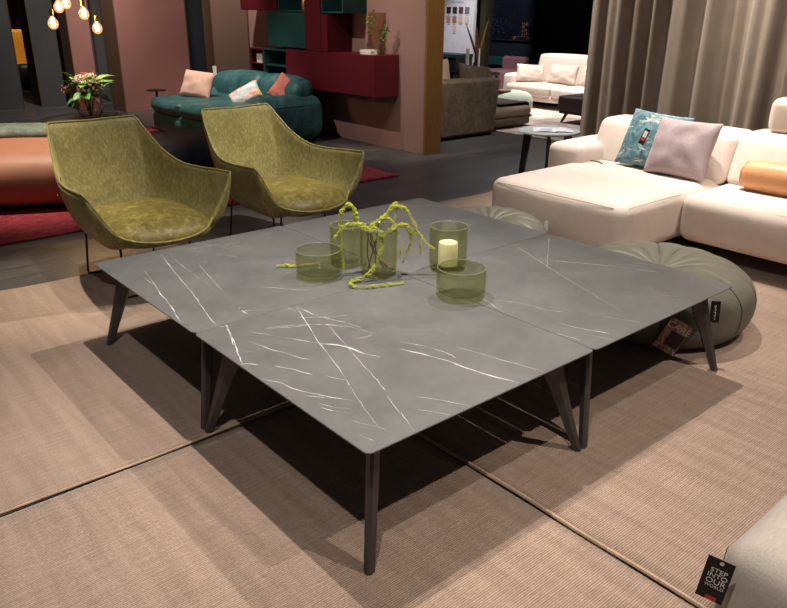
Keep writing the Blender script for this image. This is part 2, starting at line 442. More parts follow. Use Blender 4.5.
# ------------------------------------------------------------------ coffee tables
HT = .403; TT = .009; G = .0013
VEINS = [(2.2, [(-0.868, 0.003), (-0.882, -0.035), (-0.906, -0.11), (-0.953, -0.233), (-0.986, -0.329)]), (1.4, [(-0.567, 0.006), (-0.637, -0.186), (-0.699, -0.355), (-0.756, -0.531), (-0.798, -0.647), (-0.806, -0.664)]), (0.8, [(-0.806, -0.664), (-0.85, -0.784), (-0.892, -0.919)]), (1.2, [(-0.842, -0.106), (-0.792, -0.194), (-0.753, -0.26)]), (3.2, [(-0.753, -0.26), (-0.699, -0.355), (-0.661, -0.401), (-0.64, -0.454), (-0.63, -0.519), (-0.605, -0.57)]), (1.5, [(-0.555, -0.168), (-0.522, -0.264), (-0.505, -0.343)]), (1, [(-0.78, -0.118), (-0.672, -0.174), (-0.582, -0.241), (-0.537, -0.301), (-0.497, -0.414)]), (0.8, [(-0.585, -0.245), (-0.645, -0.444), (-0.703, -0.639), (-0.736, -0.756)]), (1.6, [(-0.727, -0.717), (-0.738, -0.759)]), (0.8, [(-0.755, -0.786), (-0.8, -0.898)]), (1.6, [(-1.003, -0.429), (-0.965, -0.508), (-0.948, -0.576), (-0.911, -0.657), (-0.853, -0.753)]), (1.3, [(-0.882, -0.175), (-0.858, -0.283), (-0.832, -0.347), (-0.817, -0.409), (-0.793, -0.44)]), (1.6, [(-0.993, -0.323), (-0.968, -0.341), (-0.952, -0.368)]), (1.5, [(-0.915, -0.403), (-0.878, -0.469), (-0.852, -0.534)]), (1, [(-0.824, -0.564), (-0.792, -0.639)]), (1, [(-0.953, -0.622), (-0.908, -0.682)]), (1, [(-0.943, -0.696), (-0.917, -0.75), (-0.887, -0.785)]), (0.9, [(-0.954, -0.719), (-0.931, -0.769), (-0.898, -0.806)]), (0.8, [(-0.928, -0.832), (-0.898, -0.895), (-0.882, -0.937)]), (1, [(-0.603, -0.405), (-0.512, -0.417)]), (1, [(-0.631, -0.112), (-0.558, -0.172), (-0.473, -0.217)]), (1, [(-0.955, -0.905), (-0.947, -0.957)]), (0.8, [(-0.935, -0.248), (-0.908, -0.276)]), (1.2, [(-0.612, 0.016), (-0.598, -0.062)]), (1.2, [(-0.754, 0.102), (-0.765, 0.039)]), (0.8, [(-0.772, 0.081), (-0.69, 0.032)]), (1.5, [(-0.474, -0.52), (-0.432, -0.609), (-0.412, -0.705), (-0.418, -0.743)]), (3, [(-0.513, -0.566), (-0.472, -0.673), (-0.452, -0.736), (-0.442, -0.806), (-0.415, -0.914), (-0.38, -0.999)]), (1, [(-0.352, -0.676), (-0.321, -0.789), (-0.292, -0.897), (-0.264, -1.0)]), (1, [(-0.695, -0.846), (-0.648, -0.918), (-0.607, -0.995)]), (0.8, [(-0.788, -0.884), (-0.829, -0.995)]), (0.8, [(-0.741, -0.907), (-0.68, -1.005)]), (1, [(0.705, -0.024), (0.56, -0.366), (0.446, -0.657), (0.368, -0.863)]), (1.3, [(0.626, -0.263), (0.711, -0.372), (0.814, -0.534), (0.898, -0.701)]), (0.8, [(0.957, -0.038), (0.545, -0.354)]), (1.3, [(0.066, -0.441), (0.132, -0.554), (0.158, -0.663), (0.192, -0.719)]), (1.6, [(0.088, -0.769), (0.114, -0.857), (0.154, -0.95)]), (1.4, [(-0.0, -0.799), (0.029, -0.919)]), (1, [(0.075, -0.885), (0.124, -0.997)]), (1, [(0.945, -0.562), (0.975, -0.741)]), (1.2, [(0.647, -0.852), (0.693, -0.922)]), (0.8, [(0.057, -0.402), (0.011, -0.571)]), (1, [(0.273, -0.84), (0.333, -0.969)]), (1.6, [(-0.707, 0.933), (-0.759, 0.69), (-0.792, 0.517), (-0.823, 0.359), (-0.881, 0.126), (-0.902, 0.004)]), (1.5, [(-0.863, 0.744), (-0.9, 0.551), (-0.925, 0.443), (-0.946, 0.315), (-0.992, 0.111)]), (1.1, [(-0.899, 0.687), (-0.903, 0.543)]), (0.8, [(-0.664, 0.932), (-0.703, 0.705), (-0.73, 0.36)]), (1, [(-0.558, 0.915), (-0.409, 0.902)]), (0.8, [(-0.422, 0.877), (-0.315, 0.864)]), (1.2, [(-0.755, 0.113), (-0.76, 0.027)]), (1, [(-0.606, 0.295), (-0.53, 0.211), (-0.468, 0.129), (-0.44, 0.106)]), (0.8, [(-0.639, 0.766), (-0.597, 0.677)]), (0.8, [(-0.505, 0.768), (-0.441, 0.66)]), (0.8, [(-0.637, 0.683), (-0.715, 0.318)]), (1.1, [(0.749, 0.872), (0.984, 0.811)]), (0.8, [(0.891, 0.444), (0.486, 0.111)]), (0.9, [(-0.517, 1.017), (-0.45, 0.901), (-0.352, 0.791)]), (1.3, [(-0.904, 0.009), (-0.888, -0.015)]), (1.6, [(-0.867, 0.012), (-0.937, -0.179)]), (1, [(-0.576, -0.003), (-0.56, -0.167), (-0.508, -0.299)]), (1, [(-0.786, -0.122), (-0.705, -0.171), (-0.608, -0.217), (-0.541, -0.306)])]
def vein_strips(bm, cx, cy):
    for w, pts in VEINS:
        P = smoothpath([(x, y, 0) for x, y in pts], max(6, int(40/len(pts))))
        rnd = random.Random(int(abs(pts[0][0])*1e4))
        D = []
        for i, p in enumerate(P):
            t = (P[min(i+1, len(P)-1)]-P[max(i-1, 0)]).normalized(); nrm = Vector((-t.y, t.x, 0))
            j = .0035*noise.noise(Vector((p.x*28, p.y*28, w)))
            taper = min(1, i/4+.25, (len(P)-1-i)/4+.25)
            gap = max(.22, min(1.5, .92+1.1*noise.noise(Vector((p.x*16, p.y*16, 3+w)))))
            D.append((p+nrm*j, nrm, w*.00102*taper*gap))
        for (a, na, wa), (c, nc, wc) in zip(D, D[1:]):
            m = (a+c)/2
            if max(abs(a.x-cx), abs(c.x-cx)) > .494 or max(abs(a.y-cy), abs(c.y-cy)) > .494: continue
            q = [a-na*wa, c-nc*wc, c+nc*wc, a+na*wa]
            bm.add([(v.x-cx, v.y-cy, HT+.00015) for v in q], [(0,1,2,3)], 1)
def slab(bm, half, r, zt, zb, n=7):
    prof = [(half, zb), (half+.0, zt-.0018), (half-.0018, zt)]
    ring = []
    for h, z in ((half-.010, zb), (half, zb+.005), (half, zt-.0015), (half-.0015, zt)):
        l = []
        for cxs, cys, a0 in ((1,1,0),(-1,1,90),(-1,-1,180),(1,-1,270)):
            for i in range(n+1):
                a = R(a0+90*i/n); rr = r-(half-h)
                l.append((cxs*(half-r)+math.cos(a)*rr, cys*(half-r)+math.sin(a)*rr, z))
        ring.append(l)
    N = len(ring[0]); vs = [p for l in ring for p in l]; fs = []
    for i in range(3):
        for j in range(N): fs.append((i*N+j, i*N+(j+1) % N, (i+1)*N+(j+1) % N, (i+1)*N+j))
    fs.append(tuple(range(N-1, -1, -1))); fs.append(tuple(3*N+j for j in range(N)))
    bm.add(vs, fs, 0)
def leg_bm(sx, sy):
    bm = MB(); D = Vector((sx, sy, 0)).normalized(); T = Vector((-D.y, D.x, 0))
    top = Vector((sx*.385, sy*.385, HT-TT-.006)); foot = Vector((sx*.484, sy*.484, .0))
    vs = []
    for c, dep, wid in ((foot, .030, .016), (foot+(top-foot)*.5, .052, .0185), (top, .085, .021)):
        for u, v in ((.5,.28),(.5,-.28),(.1,-1),(-.5,-.7),(-.5,.7),(.1,1)):
            vs.append(c + D*u*dep + T*v*wid)
    fs = [tuple(range(5,-1,-1)), tuple(range(12,18))]
    for i in range(2):
        for j in range(6): fs.append((i*6+j, i*6+(j+1) % 6, (i+1)*6+(j+1) % 6, (i+1)*6+j))
    bm.add(vs, fs); 
    pl = [top+D*.05+T*.03, top+D*.05-T*.03, top-D*.09-T*.05, top-D*.09+T*.05]
    bm.add([p+Vector((0,0,z)) for z in (-.001, .006) for p in pl], [(3,2,1,0),(4,5,6,7),(0,1,5,4),(1,2,6,5),(2,3,7,6),(3,0,4,7)])
    return bm
tabs = [(-.5,-.5,'square grey stone coffee table nearest the camera, veined with the boldest white streaks'),
        (-.5,.5,'square grey stone coffee table at left, in front of the left olive armchair'),
        (.5,-.5,'square grey stone coffee table at right, its corner over the large sage pouf'),
        (.5,.5,'square grey stone coffee table farthest back, between the right armchair and the chaise')]
for cx, cy, lab in tabs:
    t = thing('coffee_table', lab, 'table', (cx,cy,0), 0, 'four square coffee tables pushed together')
    bm = MB(); slab(bm, .5-G, .022, HT, HT-TT); vein_strips(bm, cx, cy)
    o = bm.build('tabletop', [M['ceramic'], M['vein']], t, smooth=True, angle=25, merge=False)
    ub = MB(); ub.box(-.40, .40, -.40, -.36, HT-TT-.014, HT-TT); ub.box(-.40, .40, .36, .40, HT-TT-.014, HT-TT)
    ub.box(-.40,-.36,-.36,.36,HT-TT-.014,HT-TT); ub.box(.36,.40,-.36,.36,HT-TT-.014,HT-TT)
    ub.build('under_frame', M['gunmetal'], t, smooth=False)
    for sx in (-1,1):
        for sy in (-1,1): leg_bm(sx, sy).build('leg', M['gunmetal'], t, smooth=True, angle=20)

# ------------------------------------------------------------------ olive armchairs
def chair_rim():
    BC=(0,-.505,.862); BT=(.255,-.471,.871); AR=(.355,-.189,.640); TIP=(.414,.346,.632); FB=(.259,.353,.387); FC=(0,.462,.350)
    seg = []
    seg += smoothpath([FC, (.10,.450,.354), (.19,.415,.366), (.245,.370,.382)], 5)
    seg += smoothpath([(.268,.352,.398), (.315,.352,.465), (.365,.352,.55), (.402,.348,.618)], 5)
    seg += smoothpath([(.412,.335,.634), (.405,.20,.628), (.385,.03,.620), (.355,-.135,.630), (.318,-.275,.690), (.285,-.39,.785), (.262,-.458,.855)], 5)
    seg += smoothpath([(.248,-.474,.872), (.15,-.492,.868), BC], 5)
    right = [Vector(p) for p in seg]
    left = [Vector((-p.x, p.y, p.z)) for p in right[1:-1]][::-1]
    return right + left
def shell_point(P, t):
    front = P.y > .25
    B = Vector((P.x*.52, (.26 if P.y > .3 else P.y*.60), .305))
    if P.y > .3: B.y = .25
    if P.z < .40 and front: Q = Vector((P.x*.85, P.y-.03, .315))
    else:
        k = min(1, max(0, (-P.y-.1)/.35))
        Q = Vector((P.x*(.93+.10*k), P.y*(.97-.25*k), .318+.08*k))
    return B*(1-t)**2 + Q*2*t*(1-t) + P*t*t
def make_chair(label):
    t = thing('armchair', label, 'armchair', (0,0,0), 0, 'olive velvet armchairs behind the coffee tables')
    rim = chair_rim(); N = len(rim); K = 12
    vs = []; fs = []
    for i in range(K+1):
        for P in rim: vs.append(shell_point(P, i/K))
    for i in range(K):
        for j in range(N):
            q = (j+1) % N; fs.append((i*N+j, i*N+q, (i+1)*N+q, (i+1)*N+j))
    c = len(vs); vs.append(Vector((0,0,.303)))
    for j in range(N): fs.append((c, (j+1) % N, j))
    vs = [Vector((v.x, -v.y, v.z)) for v in vs]
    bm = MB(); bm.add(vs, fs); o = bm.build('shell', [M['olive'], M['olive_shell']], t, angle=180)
    m = o.modifiers.new('thick', 'SOLIDIFY'); m.thickness = .018; m.offset = 0; m.material_offset = 0
    subd(o, 1)
    pp = MB(); pp.tube([Vector((p.x, -p.y, p.z)) for p in rim], .0065, 8, closed=True)
    pp.build('piping', M['olive'], t)
    # loose seat cushion following the shell
    prof = [(0,.458),(.25,.457),(.5,.453),(.70,.446),(.83,.435),(.92,.418),(.98,.396),(1.0,.372),(.97,.352),(.85,.335),(0,.33)]
    n = 48; vs = []; fs = []
    for r, z in prof:
        for j in range(n):
            w = 2*PI*j/n; cw, sw = math.cos(w), math.sin(w)
            e = 4.0; rr = (abs(cw)**e+abs(sw)**e)**(-1/e)
            u = cw*rr*r; v = sw*rr*r
            x = u*(.284+.010*v); y = .088 + v*.332 + max(0,v)*.035*(1-u*u)
            vs.append((x, -y, z - .02*max(0, v)*r - .015*max(0, v-.7)))
    for i in range(len(prof)-1):
        for j in range(n): fs.append((i*n+j, i*n+(j+1) % n, (i+1)*n+(j+1) % n, (i+1)*n+j))
    bm = MB(); bm.add(vs, fs); bm.build('seat_cushion', M['olive_nap_shade'], t, angle=180)
    # stitched joints between back and arms
    for s in (-1,1):
        i0 = min(range(N), key=lambda i: (rim[i]-Vector((s*.355,-.135,.630))).length)
        pts = []
        for q in range(4, 13):
            p = shell_point(rim[i0], q/12); nrm = Vector((-p.x, -p.y+.05, .1)).normalized()*.0125
            p = p+nrm; pts.append((p.x, -p.y, p.z))
        sb = MB(); sb.tube(smoothpath(pts, 2), .0025, 5); sb.build('stitched_seam', M['olive_shell'], t)
    # two bent rod frames, front and back
    for v0, v1 in ((-.32,-.20),(.21,.10)):
        pts = [(-.14,v0*.78,.322),(-.185,v0*.84,.318),(-.199,v0*.88,.29),(-.209,v0,.03),(-.205,v0,.010),(-.185,v0,.0075)]
        pts = pts + [(-x, y, z) for x, y, z in pts[::-1]]
        rb = MB(); rb.tube([(x, -y, z) for x, y, z in pts], .0065, 8)
        rb.build('leg_frame', M['blackmetal'], t)
    for s in (-1,1):
        for bx in (0, 1):
            st = MB(); st.lathe([(0,0),(.006,.0),(.006,.003),(0,.004)], 10, M=Matrix.Translation((s*(.315+.008*bx), .30-.05*bx, .50+.06*bx)) @ Matrix.Rotation(s*PI/2, 4, 'Y'))
            st.build('stud', M['steel'], t)
    return t
ch = make_chair('olive green velvet lounge armchair at left, beside the terracotta ottoman')
ch2 = copy_tree(ch); ch2['label'] = 'olive green velvet lounge armchair in front of the teal sofa'
ch.location = (-.495,1.713,0); ch.rotation_euler = (0,0,R(2.3))
ch2.location = (.467,1.739,0); ch2.rotation_euler = (0,0,R(3.5))
# ------------------------------------------------------------------ glass vessels on the tables
def vessel(label, x, y, r, h, name='glass_vase', cat='vase'):
    t = thing(name, label, cat, (x,y,HT+.0006), 0, 'green glass vessels on the coffee tables')
    w = .0035
    out = [(r-.012,0),(r-.004,.003),(r,.012),(r+.001,h*.5),(r,h-.003),(r-w*.5,h)]
    inn = [(r-w,h-.003),(r-w,h*.5),(r-w-.001,.028),(r-.016,.020),(0,.018)]
    b = MB(); b.lathe(out+inn, 48, cap1=False); b.build('glass_body', M['greenglass'], t, angle=60)
    rm = MB(); rm.tube([(math.cos(2*PI*i/40)*(r-w*.5), math.sin(2*PI*i/40)*(r-w*.5), h) for i in range(40)], .0014, 6, closed=True)
    rm.build('rim', M['greenbase'], t)
    return t
vessel('low wide green glass bowl at left of the flowering stems', -.305, .212, .098, .122)
vessel('tall green glass cylinder standing behind the vase of stems', -.115, .265, .073, .185)
vessel('tall green glass cylinder holding the drooping amaranth stems', -.085, .072, .080, .212)
vessel('tall green glass hurricane with a candle inside', .205, -.062, .083, .195)
vessel('low wide green glass bowl at front right, below the candle', .0, -.348, .099, .125)
cd = thing('candle', 'thick cream pillar candle inside the tall green glass', 'candle', (.205,-.062,HT+.0185))
b = MB(); b.lathe([(0,0),(.043,0),(.043,.098),(.039,.104),(.033,.102),(.022,.093),(0,.092)], 32); b.build('wax_body', M['wax'], cd)
b = MB(); b.tube([(0,0,.088),(.001,0,.098),(.004,.001,.106)], .0014, 6); b.build('wick', M['wick'], cd)

# drooping amaranth: bare brown stem, then a knobbly lime tassel
def tassel(parent, pts, r=.0085, seed=0):
    P = smoothpath(pts, 10); rnd = random.Random(seed); b = MB(); L = 0
    for i in range(len(P)-1):
        a, c = P[i], P[i+1]; d = (c-a); n = max(1, int(d.length/.0045)); t = d.normalized()
        u = t.orthogonal().normalized(); v = t.cross(u)
        for k in range(n):
            f = (i+k/n)/(len(P)-1); p = a+d*(k/n); L += 1
            env = 1.12*min(1, f*5+.6)*(1-.45*f)*(.58+.62*abs(math.sin(L*.22+seed)))
            for q in range(5):
                w = rnd.random()*2*PI; rr = r*env*(.6+.75*rnd.random()); s_ = r*env*(.30+.26*rnd.random())
                o = p+(u*math.cos(w)+v*math.sin(w))*rr*.75
                b.add([(s_,0,0),(-s_,0,0),(0,s_,0),(0,-s_,0),(0,0,s_),(0,0,-s_)], [(0,2,4),(2,1,4),(1,3,4),(3,0,4),(2,0,5),(1,2,5),(3,1,5),(0,3,5)], 0, Matrix.Translation(o))
    return b.build('tassel', M['tassel'], parent, smooth=False, merge=False)
def amaranth(label, stem, tails, seed):
    t = thing('amaranth_stem', label, 'plant stem', stem[0], 0, 'amaranth stems in the green vase')
    o = Vector(stem[0])
    q = smoothpath([Vector(p)-o for p in stem], 5); b = MB(); b.tube(q, .0028, 6, rad=[.0034-.0012*i/len(q) for i in range(len(q))]); b.build('stem', M['stem'], t)
    for k, tl in enumerate(tails): tassel(t, [Vector(p)-o for p in tl[0]], tl[1], seed+k)
    return t
B0 = HT+.03
amaranth('amaranth stem arching left over the vase rim with a tassel ending above the low bowl',
  [(-.055,.05,B0),(-.084,.071,.47),(-.117,.090,.602)], [([(-.117,.090,.602),(-.138,.108,.622),(-.18,.130,.634),(-.213,.150,.622),(-.244,.165,.586),(-.254,.170,.557)], .0095)], 11)
amaranth('amaranth stem at upper left whose tassel hangs down beside the rear glass',
  [(-.075,.045,B0),(-.10,.085,.50),(-.121,.115,.594)], [([(-.121,.115,.594),(-.147,.14,.635),(-.158,.15,.690),(-.176,.16,.709),(-.199,.17,.694),(-.213,.175,.655),(-.211,.174,.611),(-.209,.170,.535),(-.209,.168,.48),(-.208,.166,.427)], .0095),
   ([(-.160,.15,.690),(-.150,.16,.67),(-.145,.165,.63),(-.152,.17,.585)], .0065)], 23)
amaranth('amaranth stem leaning forward with the longest tassel curling on the stone',
  [(-.045,.06,B0),(-.10,.075,.49),(-.132,.075,.596)], [([(-.132,.075,.596),(-.118,.058,.616),(-.100,.042,.600),(-.100,.030,.560),(-.125,.022,.500),(-.160,.022,.450),(-.205,.038,.420),(-.258,.045,HT+.012),(-.282,.008,HT+.010),(-.250,-.036,HT+.010),(-.17,-.07,HT+.009),(-.085,-.10,HT+.008)], .0095)], 31)
amaranth('tallest amaranth stem arching right with a tassel curving down towards the candle',
  [(-.11,.06,B0),(-.105,.07,.52),(-.091,.065,.638)], [([(-.091,.065,.638),(-.065,.045,.672),(-.045,.030,.704),(-.019,.008,.708),(.011,-.016,.673),(.035,-.036,.607),(.049,-.048,.54),(.054,-.052,.486)], .0095),
   ([(-.045,.030,.704),(-.030,.026,.722),(-.022,.030,.69),(-.026,.035,.645)], .008)], 41)
amaranth('short amaranth stem in the vase middle, its tassel hanging at the right side',
  [(-.12,.085,B0),(-.125,.10,.50),(-.120,.098,.600)], [([(-.120,.098,.600),(-.094,.085,.634),(-.061,.065,.655),(-.033,.045,.640),(-.012,.030,.585),(-.006,.022,.513),(-.010,.022,.47)], .0085)], 53)
amaranth('amaranth stem bending to the right over the rim with two tassels',
  [(-.13,.09,B0),(-.115,.08,.50),(-.108,.062,.567)], [([(-.108,.062,.567),(-.064,.030,.600),(-.041,.012,.626),(-.008,-.012,.629),(.029,-.040,.599),(.066,-.066,.549),(.097,-.088,.513)], .0100),
   ([(-.008,-.010,.627),(.012,-.024,.590),(.014,-.024,.545),(.002,-.012,.499),(-.012,-.002,.455)], .0085)], 61)
tl = thing('amaranth_stem', 'fallen amaranth tassel lying on the stone behind the low left bowl', 'plant stem', (-.31,.365,HT+.007), 0)
tassel(tl, [(-.075,.06,.0),(-.04,.035,.002),(0,.0,.0),(.05,-.02,.001),(.10,-.02,0)], .0075, 71)

# ------------------------------------------------------------------ sage poufs
def pouf(label, x, y, Rr, H, rz=0, seams=14):
    t = thing('pouf', label, 'pouf', (x,y,0), rz, 'round sage leather poufs')
    prof = []
    for i in range(29):
        a = -PI/2 + PI*i/28
        rr = Rr*(.72+.28*math.cos(a)) if a < 0 else Rr*abs(math.cos(a))**.55
        z = H*.47 + H*.47*math.copysign(abs(math.sin(a))**.9, a)
        if a < 0: rr = Rr*(1-.20*abs(math.sin(a))**2.6)
        prof.append((rr, z))
    top = [p for p in prof if p[0] > Rr*.06]
    n = seams*10
    def fn(p, w, r):
        x_, y_, z = p
        up = max(0, (z-H*.55)/(H*.4))
        dip = .055*math.exp(-(r/(Rr*.30))**2)
        s = abs(math.sin(w*seams/2)); cr = .009*math.exp(-(s/.10)**2)*min(1, max(0, up*1.8+.25))
        bl = .007*s*up
        k = 1-cr/max(r, .05)
        wob = .006*noise.noise(Vector((x_*5, y_*5, z*5+x)))
        return (x_*k, y_*k, z-dip-cr*.9*up+bl+wob*up)
    b = MB(); b.lathe([(0,.0)]+[(Rr*.76,.0)]+top+[(.004,top[-1][1]-.012)], n, fn=fn, cap0=False)
    o = b.build('cover', M['pouf'], t, angle=180); 
    sb = None
    for k2 in range(seams):
        w = 2*PI*k2/seams; pts = []
        for r, z in top[9:]:
            x_, y_, z_ = fn((r*math.cos(w), r*math.sin(w), z), w, r); pts.append((x_*1.004, y_*1.004, z_+.0022))
        q = MB(); q.tube(pts, .0024, 5); q.build('stitched_seam', M['seam'], t)
    return t
pf = pouf('large round sage leather pouf under the right table corner, with two hang tags', 1.285, -.49, .462, .365, R(8))
pf2 = pouf('sage leather pouf half hidden between the far table and the chaise', 1.275, .67, .375, .345, R(20))
def frame_at(c, x_axis, y_axis):
    x = Vector(x_axis).normalized(); n = x.cross(Vector(y_axis)).normalized(); y = n.cross(x)
    return Matrix(((x.x,y.x,n.x,c[0]),(x.y,y.y,n.y,c[1]),(x.z,y.z,n.z,c[2]),(0,0,0,1)))
def printmat_care():
    m = plain('sepia printed card', (.2,.12,.1,1), .5)
    n = noisy(m, coords(m, (1,2.2,1)), 26, 3, .5, .6)
    return setcol(m, ramp(m, n, [(.3, lin(70,45,42)), (.48, lin(150,110,100)), (.6, lin(190,160,148)), (.74, lin(110,62,45))]))
TC = Vector((.902,-.810,.125)) 
ct = thing('hang_tag', 'small printed card reading CARE hanging on the large sage pouf', 'tag', TC)
Mt = frame_at((0,0,0), (.43,-.84,-.42), (.33,-.63,1.41)).to_3x3().to_4x4()
b = MB(); b.box(-.050,.050,-.082,.082,-.0006,.0006,0,Mt); b.build('card', printmat_care(), ct, smooth=False)
b = MB(); b.box(-.018,.046,-.050,.026,.0007,.0011,0,Mt); b.build('printed_picture', plain('printed dark sofa', (.05,.036,.036,1), .6), ct, smooth=False)
lettering('CARE', .044, M['tagwhite'], Mt @ Matrix.Translation((.002,.048,.0012)), ct)
b = MB(); b.tube(smoothpath([(-.02,.03,.09),(.03,.02,.14),(.07,.05,.17)], 5), .001, 5); b.build('string', M['cord'], ct)
LT = Vector((1.036,-.918,.246))
bt = thing('fabric_label', 'small black sewn label on the side of the large sage pouf', 'label', LT)
Ml = frame_at((0,0,0), (.50,-.86,.06), (.05,-.02,1)).to_3x3().to_4x4()
b = MB(); b.box(-.020,.020,-.050,.050,-.0008,.0008,0,Ml); b.build('label_cloth', M['tagblack'], bt, smooth=False)
for i in range(5):                                   # illegible woven marks in a column
    q = MB(); q.tube([(-.006+.010*abs(math.cos(a+i)), -.034+.0145*i+.005*math.sin(a), .001) for a in [2*PI*j/9 for j in range(8)]], .0009, 5, M=Ml); q.build('woven_mark', M['tagwhite'], bt)
wt = tag(MB().box(-.012,.012,-.001,.001,-.030,.030,0,Matrix.Rotation(R(-40),4,'Z')).build('hang_tag', M['paper'], smooth=False), 'tiny white paper tag at the right edge of the half hidden pouf', 'tag')
wt.location = (1.50,.40,.265)

# ------------------------------------------------------------------ cream sofa
sf = thing('sofa', 'large cream linen corner sofa with chaise in front of the taupe curtain', 'sofa', (2.6,-.3,0))
def sofapart(name, c, size, r, bulge=(0,0,0), inner=8, fn=None, mat='cream'):
    b = MB(); b.soft(Vector(c)-Vector((2.6,-.3,0)), size, r, inner, 4, bulge, fn=fn); return b.build(name, M[mat], sf, angle=180)
def box2(x0,x1,y0,y1,z0,z1): return ((x0+x1)/2,(y0+y1)/2,(z0+z1)/2),(x1-x0,y1-y0,z1-z0)
c, s_ = box2(1.675,2.98,.0,1.045,.10,.435); sofapart('chaise_seat', c, s_, .075, (.015,.01,.012))
c, s_ = box2(2.295,3.0,-1.70,-.006,.125,.425); sofapart('seat', c, s_, .075, (.02,.004,.012))
c, s_ = box2(2.53,3.42,.93,1.245,.12,.555); sofapart('armrest', c, s_, .055, (.01,.01,.018))
def lean(z0, k, y0=None):
    return lambda p: (p.x+(p.z-z0)*k, p.y, p.z)
c, s_ = box2(2.77,3.08,-.02,1.04,.40,.735); sofapart('back_cushion', c, s_, .055, (.02,.015,.012), fn=lean(.40,.36))
c, s_ = box2(2.77,3.08,-1.69,-.028,.40,.755); sofapart('back_cushion', c, s_, .07, (.02,.015,.012), fn=lean(.40,.36))
c, s_ = box2(2.96,3.09,-.72,-.165,.755,.975); sofapart('headrest', c, s_, .05, (.01,.01,.01))
c, s_ = box2(2.97,3.42,-1.72,1.05,.10,.62); sofapart('back_frame', c, s_, .04)
for x, y in ((1.78,.02),(1.78,.98),(2.5,-1.55),(3.3,-1.6),(3.3,1.2),(2.62,1.2)):
    b = MB(); b.lathe([(0,0),(.02,0),(.022,.13),(0,.13)], 14, M=Matrix.Translation((x-2.6,y+.3,0))); b.build('leg', M['blackmetal'], sf)
def sofaseam(pts, r=.0022):
    b = MB(); b.tube([(x-2.6,y+.3,z) for x, y, z in smoothpath(pts,4)], r, 5); b.build('stitched_seam', plain('cream thread', (.30,.22,.18,1), .9), sf)
sofaseam([(1.688,.07,.409),(1.674,.5,.414),(1.688,.985,.409)])
sofaseam([(1.74,.0,.412),(2.0,-.006,.417),(2.31,.0,.412)])
sofaseam([(2.318,-.10,.399),(2.312,-.9,.404),(2.318,-1.66,.399)])
tagb = MB(); tagb.box(2.495-2.6,2.4995-2.6,1.17+.3,1.20+.3,.30,.37); tagb.build('care_label', M['paper'], sf, smooth=False)

def cushion(name, label, c, w, h, t_, mat, rz, tilt, roll=0, seed=0, group=None, **kw):
    o = thing(name, label, 'cushion', c, 0, group)
    b = MB(); b.pillow(w, h, t_, seed=seed, **kw)
    q = b.build('cover', M[mat], o, angle=180)
    q.matrix_local = Matrix.Rotation(rz,4,'Z') @ Matrix.Rotation(tilt,4,'X') @ Matrix.Rotation(roll,4,'Y')
    subd(q, 1)
    return o
# face normal -Y; rz=-90 turns it to face -X
cu = cushion('cushion', 'teal and grey marbled scatter cushion behind the mauve cushion', (2.69,.525,.436), .49, .43, .15, 'marbled', R(-90), R(-24), R(3), 3)
ht = MB(); ht.box(-.022,.022,-.001,.001,-.06,.05); ht = ht.build('hang_tag', M['tagblack'], cu, smooth=False); ht.matrix_local = Matrix.Translation((-.045,-.02,.245)) @ Matrix.Rotation(R(-90),4,'Z') @ Matrix.Rotation(R(-14),4,'X') @ Matrix.Rotation(R(14),4,'Y')
hl = MB(); hl.box(-.014,.014,-.0018,-.001,-.01,.035); hl.build('printed_panel', M['tagwhite'], ht, smooth=False)
hl = MB(); hl.box(-.014,.014,-.0018,-.001,-.035,-.014); hl.build('printed_panel', M['tagred'], ht, smooth=False)
cushion('cushion', 'plain mauve woven scatter cushion leaning in the middle of the cream sofa', (2.61,.245,.436), .46, .415, .16, 'mauve', R(-88), R(-24), R(0.5), 5)
bo = thing('bolster_cushion', 'tan leather bolster lying on the right seat of the cream sofa', 'cushion', (2.715,-.52,.435))
b = MB()
def bolst(p):
    k = 1-.10*abs(p.y/.36)**3
    return (p.x*k+.03*(p.z-.09), p.y, .09+(p.z-.09)*k)
b.soft((0,0,.09), (.17,.70,.18), .075, 8, 5, (.012,.0,.015), fn=bolst); b.build('cover', M['tan'], bo, angle=180)
for yy in (-.318,.318):
    q = MB(); q.tube([(math.cos(2*PI*i/28)*.071, yy, .09+math.sin(2*PI*i/28)*.077) for i in range(28)], .003, 6, closed=True); q.build('piping', M['tan'], bo)
lt = MB(); lt.tube(smoothpath([(0,0,.006),(.02,.05,.012),(.05,.10,.006),(.03,.13,.006)],5), .004, 6)
lt = lt.build('cord_loop', M['cord']); lt.location = (2.62,.80,.439); tag(lt, 'small dark cord loop lying on the chaise beside the armrest', 'cord')

# ------------------------------------------------------------------ curtain
b = MB(); NX = 260; NZ = 14; vs = []; fs = []
for j in range(NZ+1):
    z = .01+3.3*j/NZ
    for i in range(NX+1):
        y = 2.02-5.0*i/NX
        q = y*1.0
        f = .050*math.sin(q*21+1.3*math.sin(q*5.1)+.5)+.030*math.sin(q*41+2*math.sin(q*3.3))+.03*math.sin(q*9.3+.7)
        f *= 1+.12*math.sin(z*.9+q*4)
        vs.append((4.02+f+.012*noise.noise(Vector((q*3, z*.8, 1))), y+.008*math.sin(z*1.1+q*7), z))
for j in range(NZ):
    for i in range(NX): fs.append((j*(NX+1)+i, j*(NX+1)+i+1, (j+1)*(NX+1)+i+1, (j+1)*(NX+1)+i))
b.add(vs, fs); cur = b.build('curtain', M['curtain'], angle=180, merge=False); solid(cur, .004)
tag(cur, 'floor-length taupe linen curtain in deep folds behind the cream sofa', 'curtain')

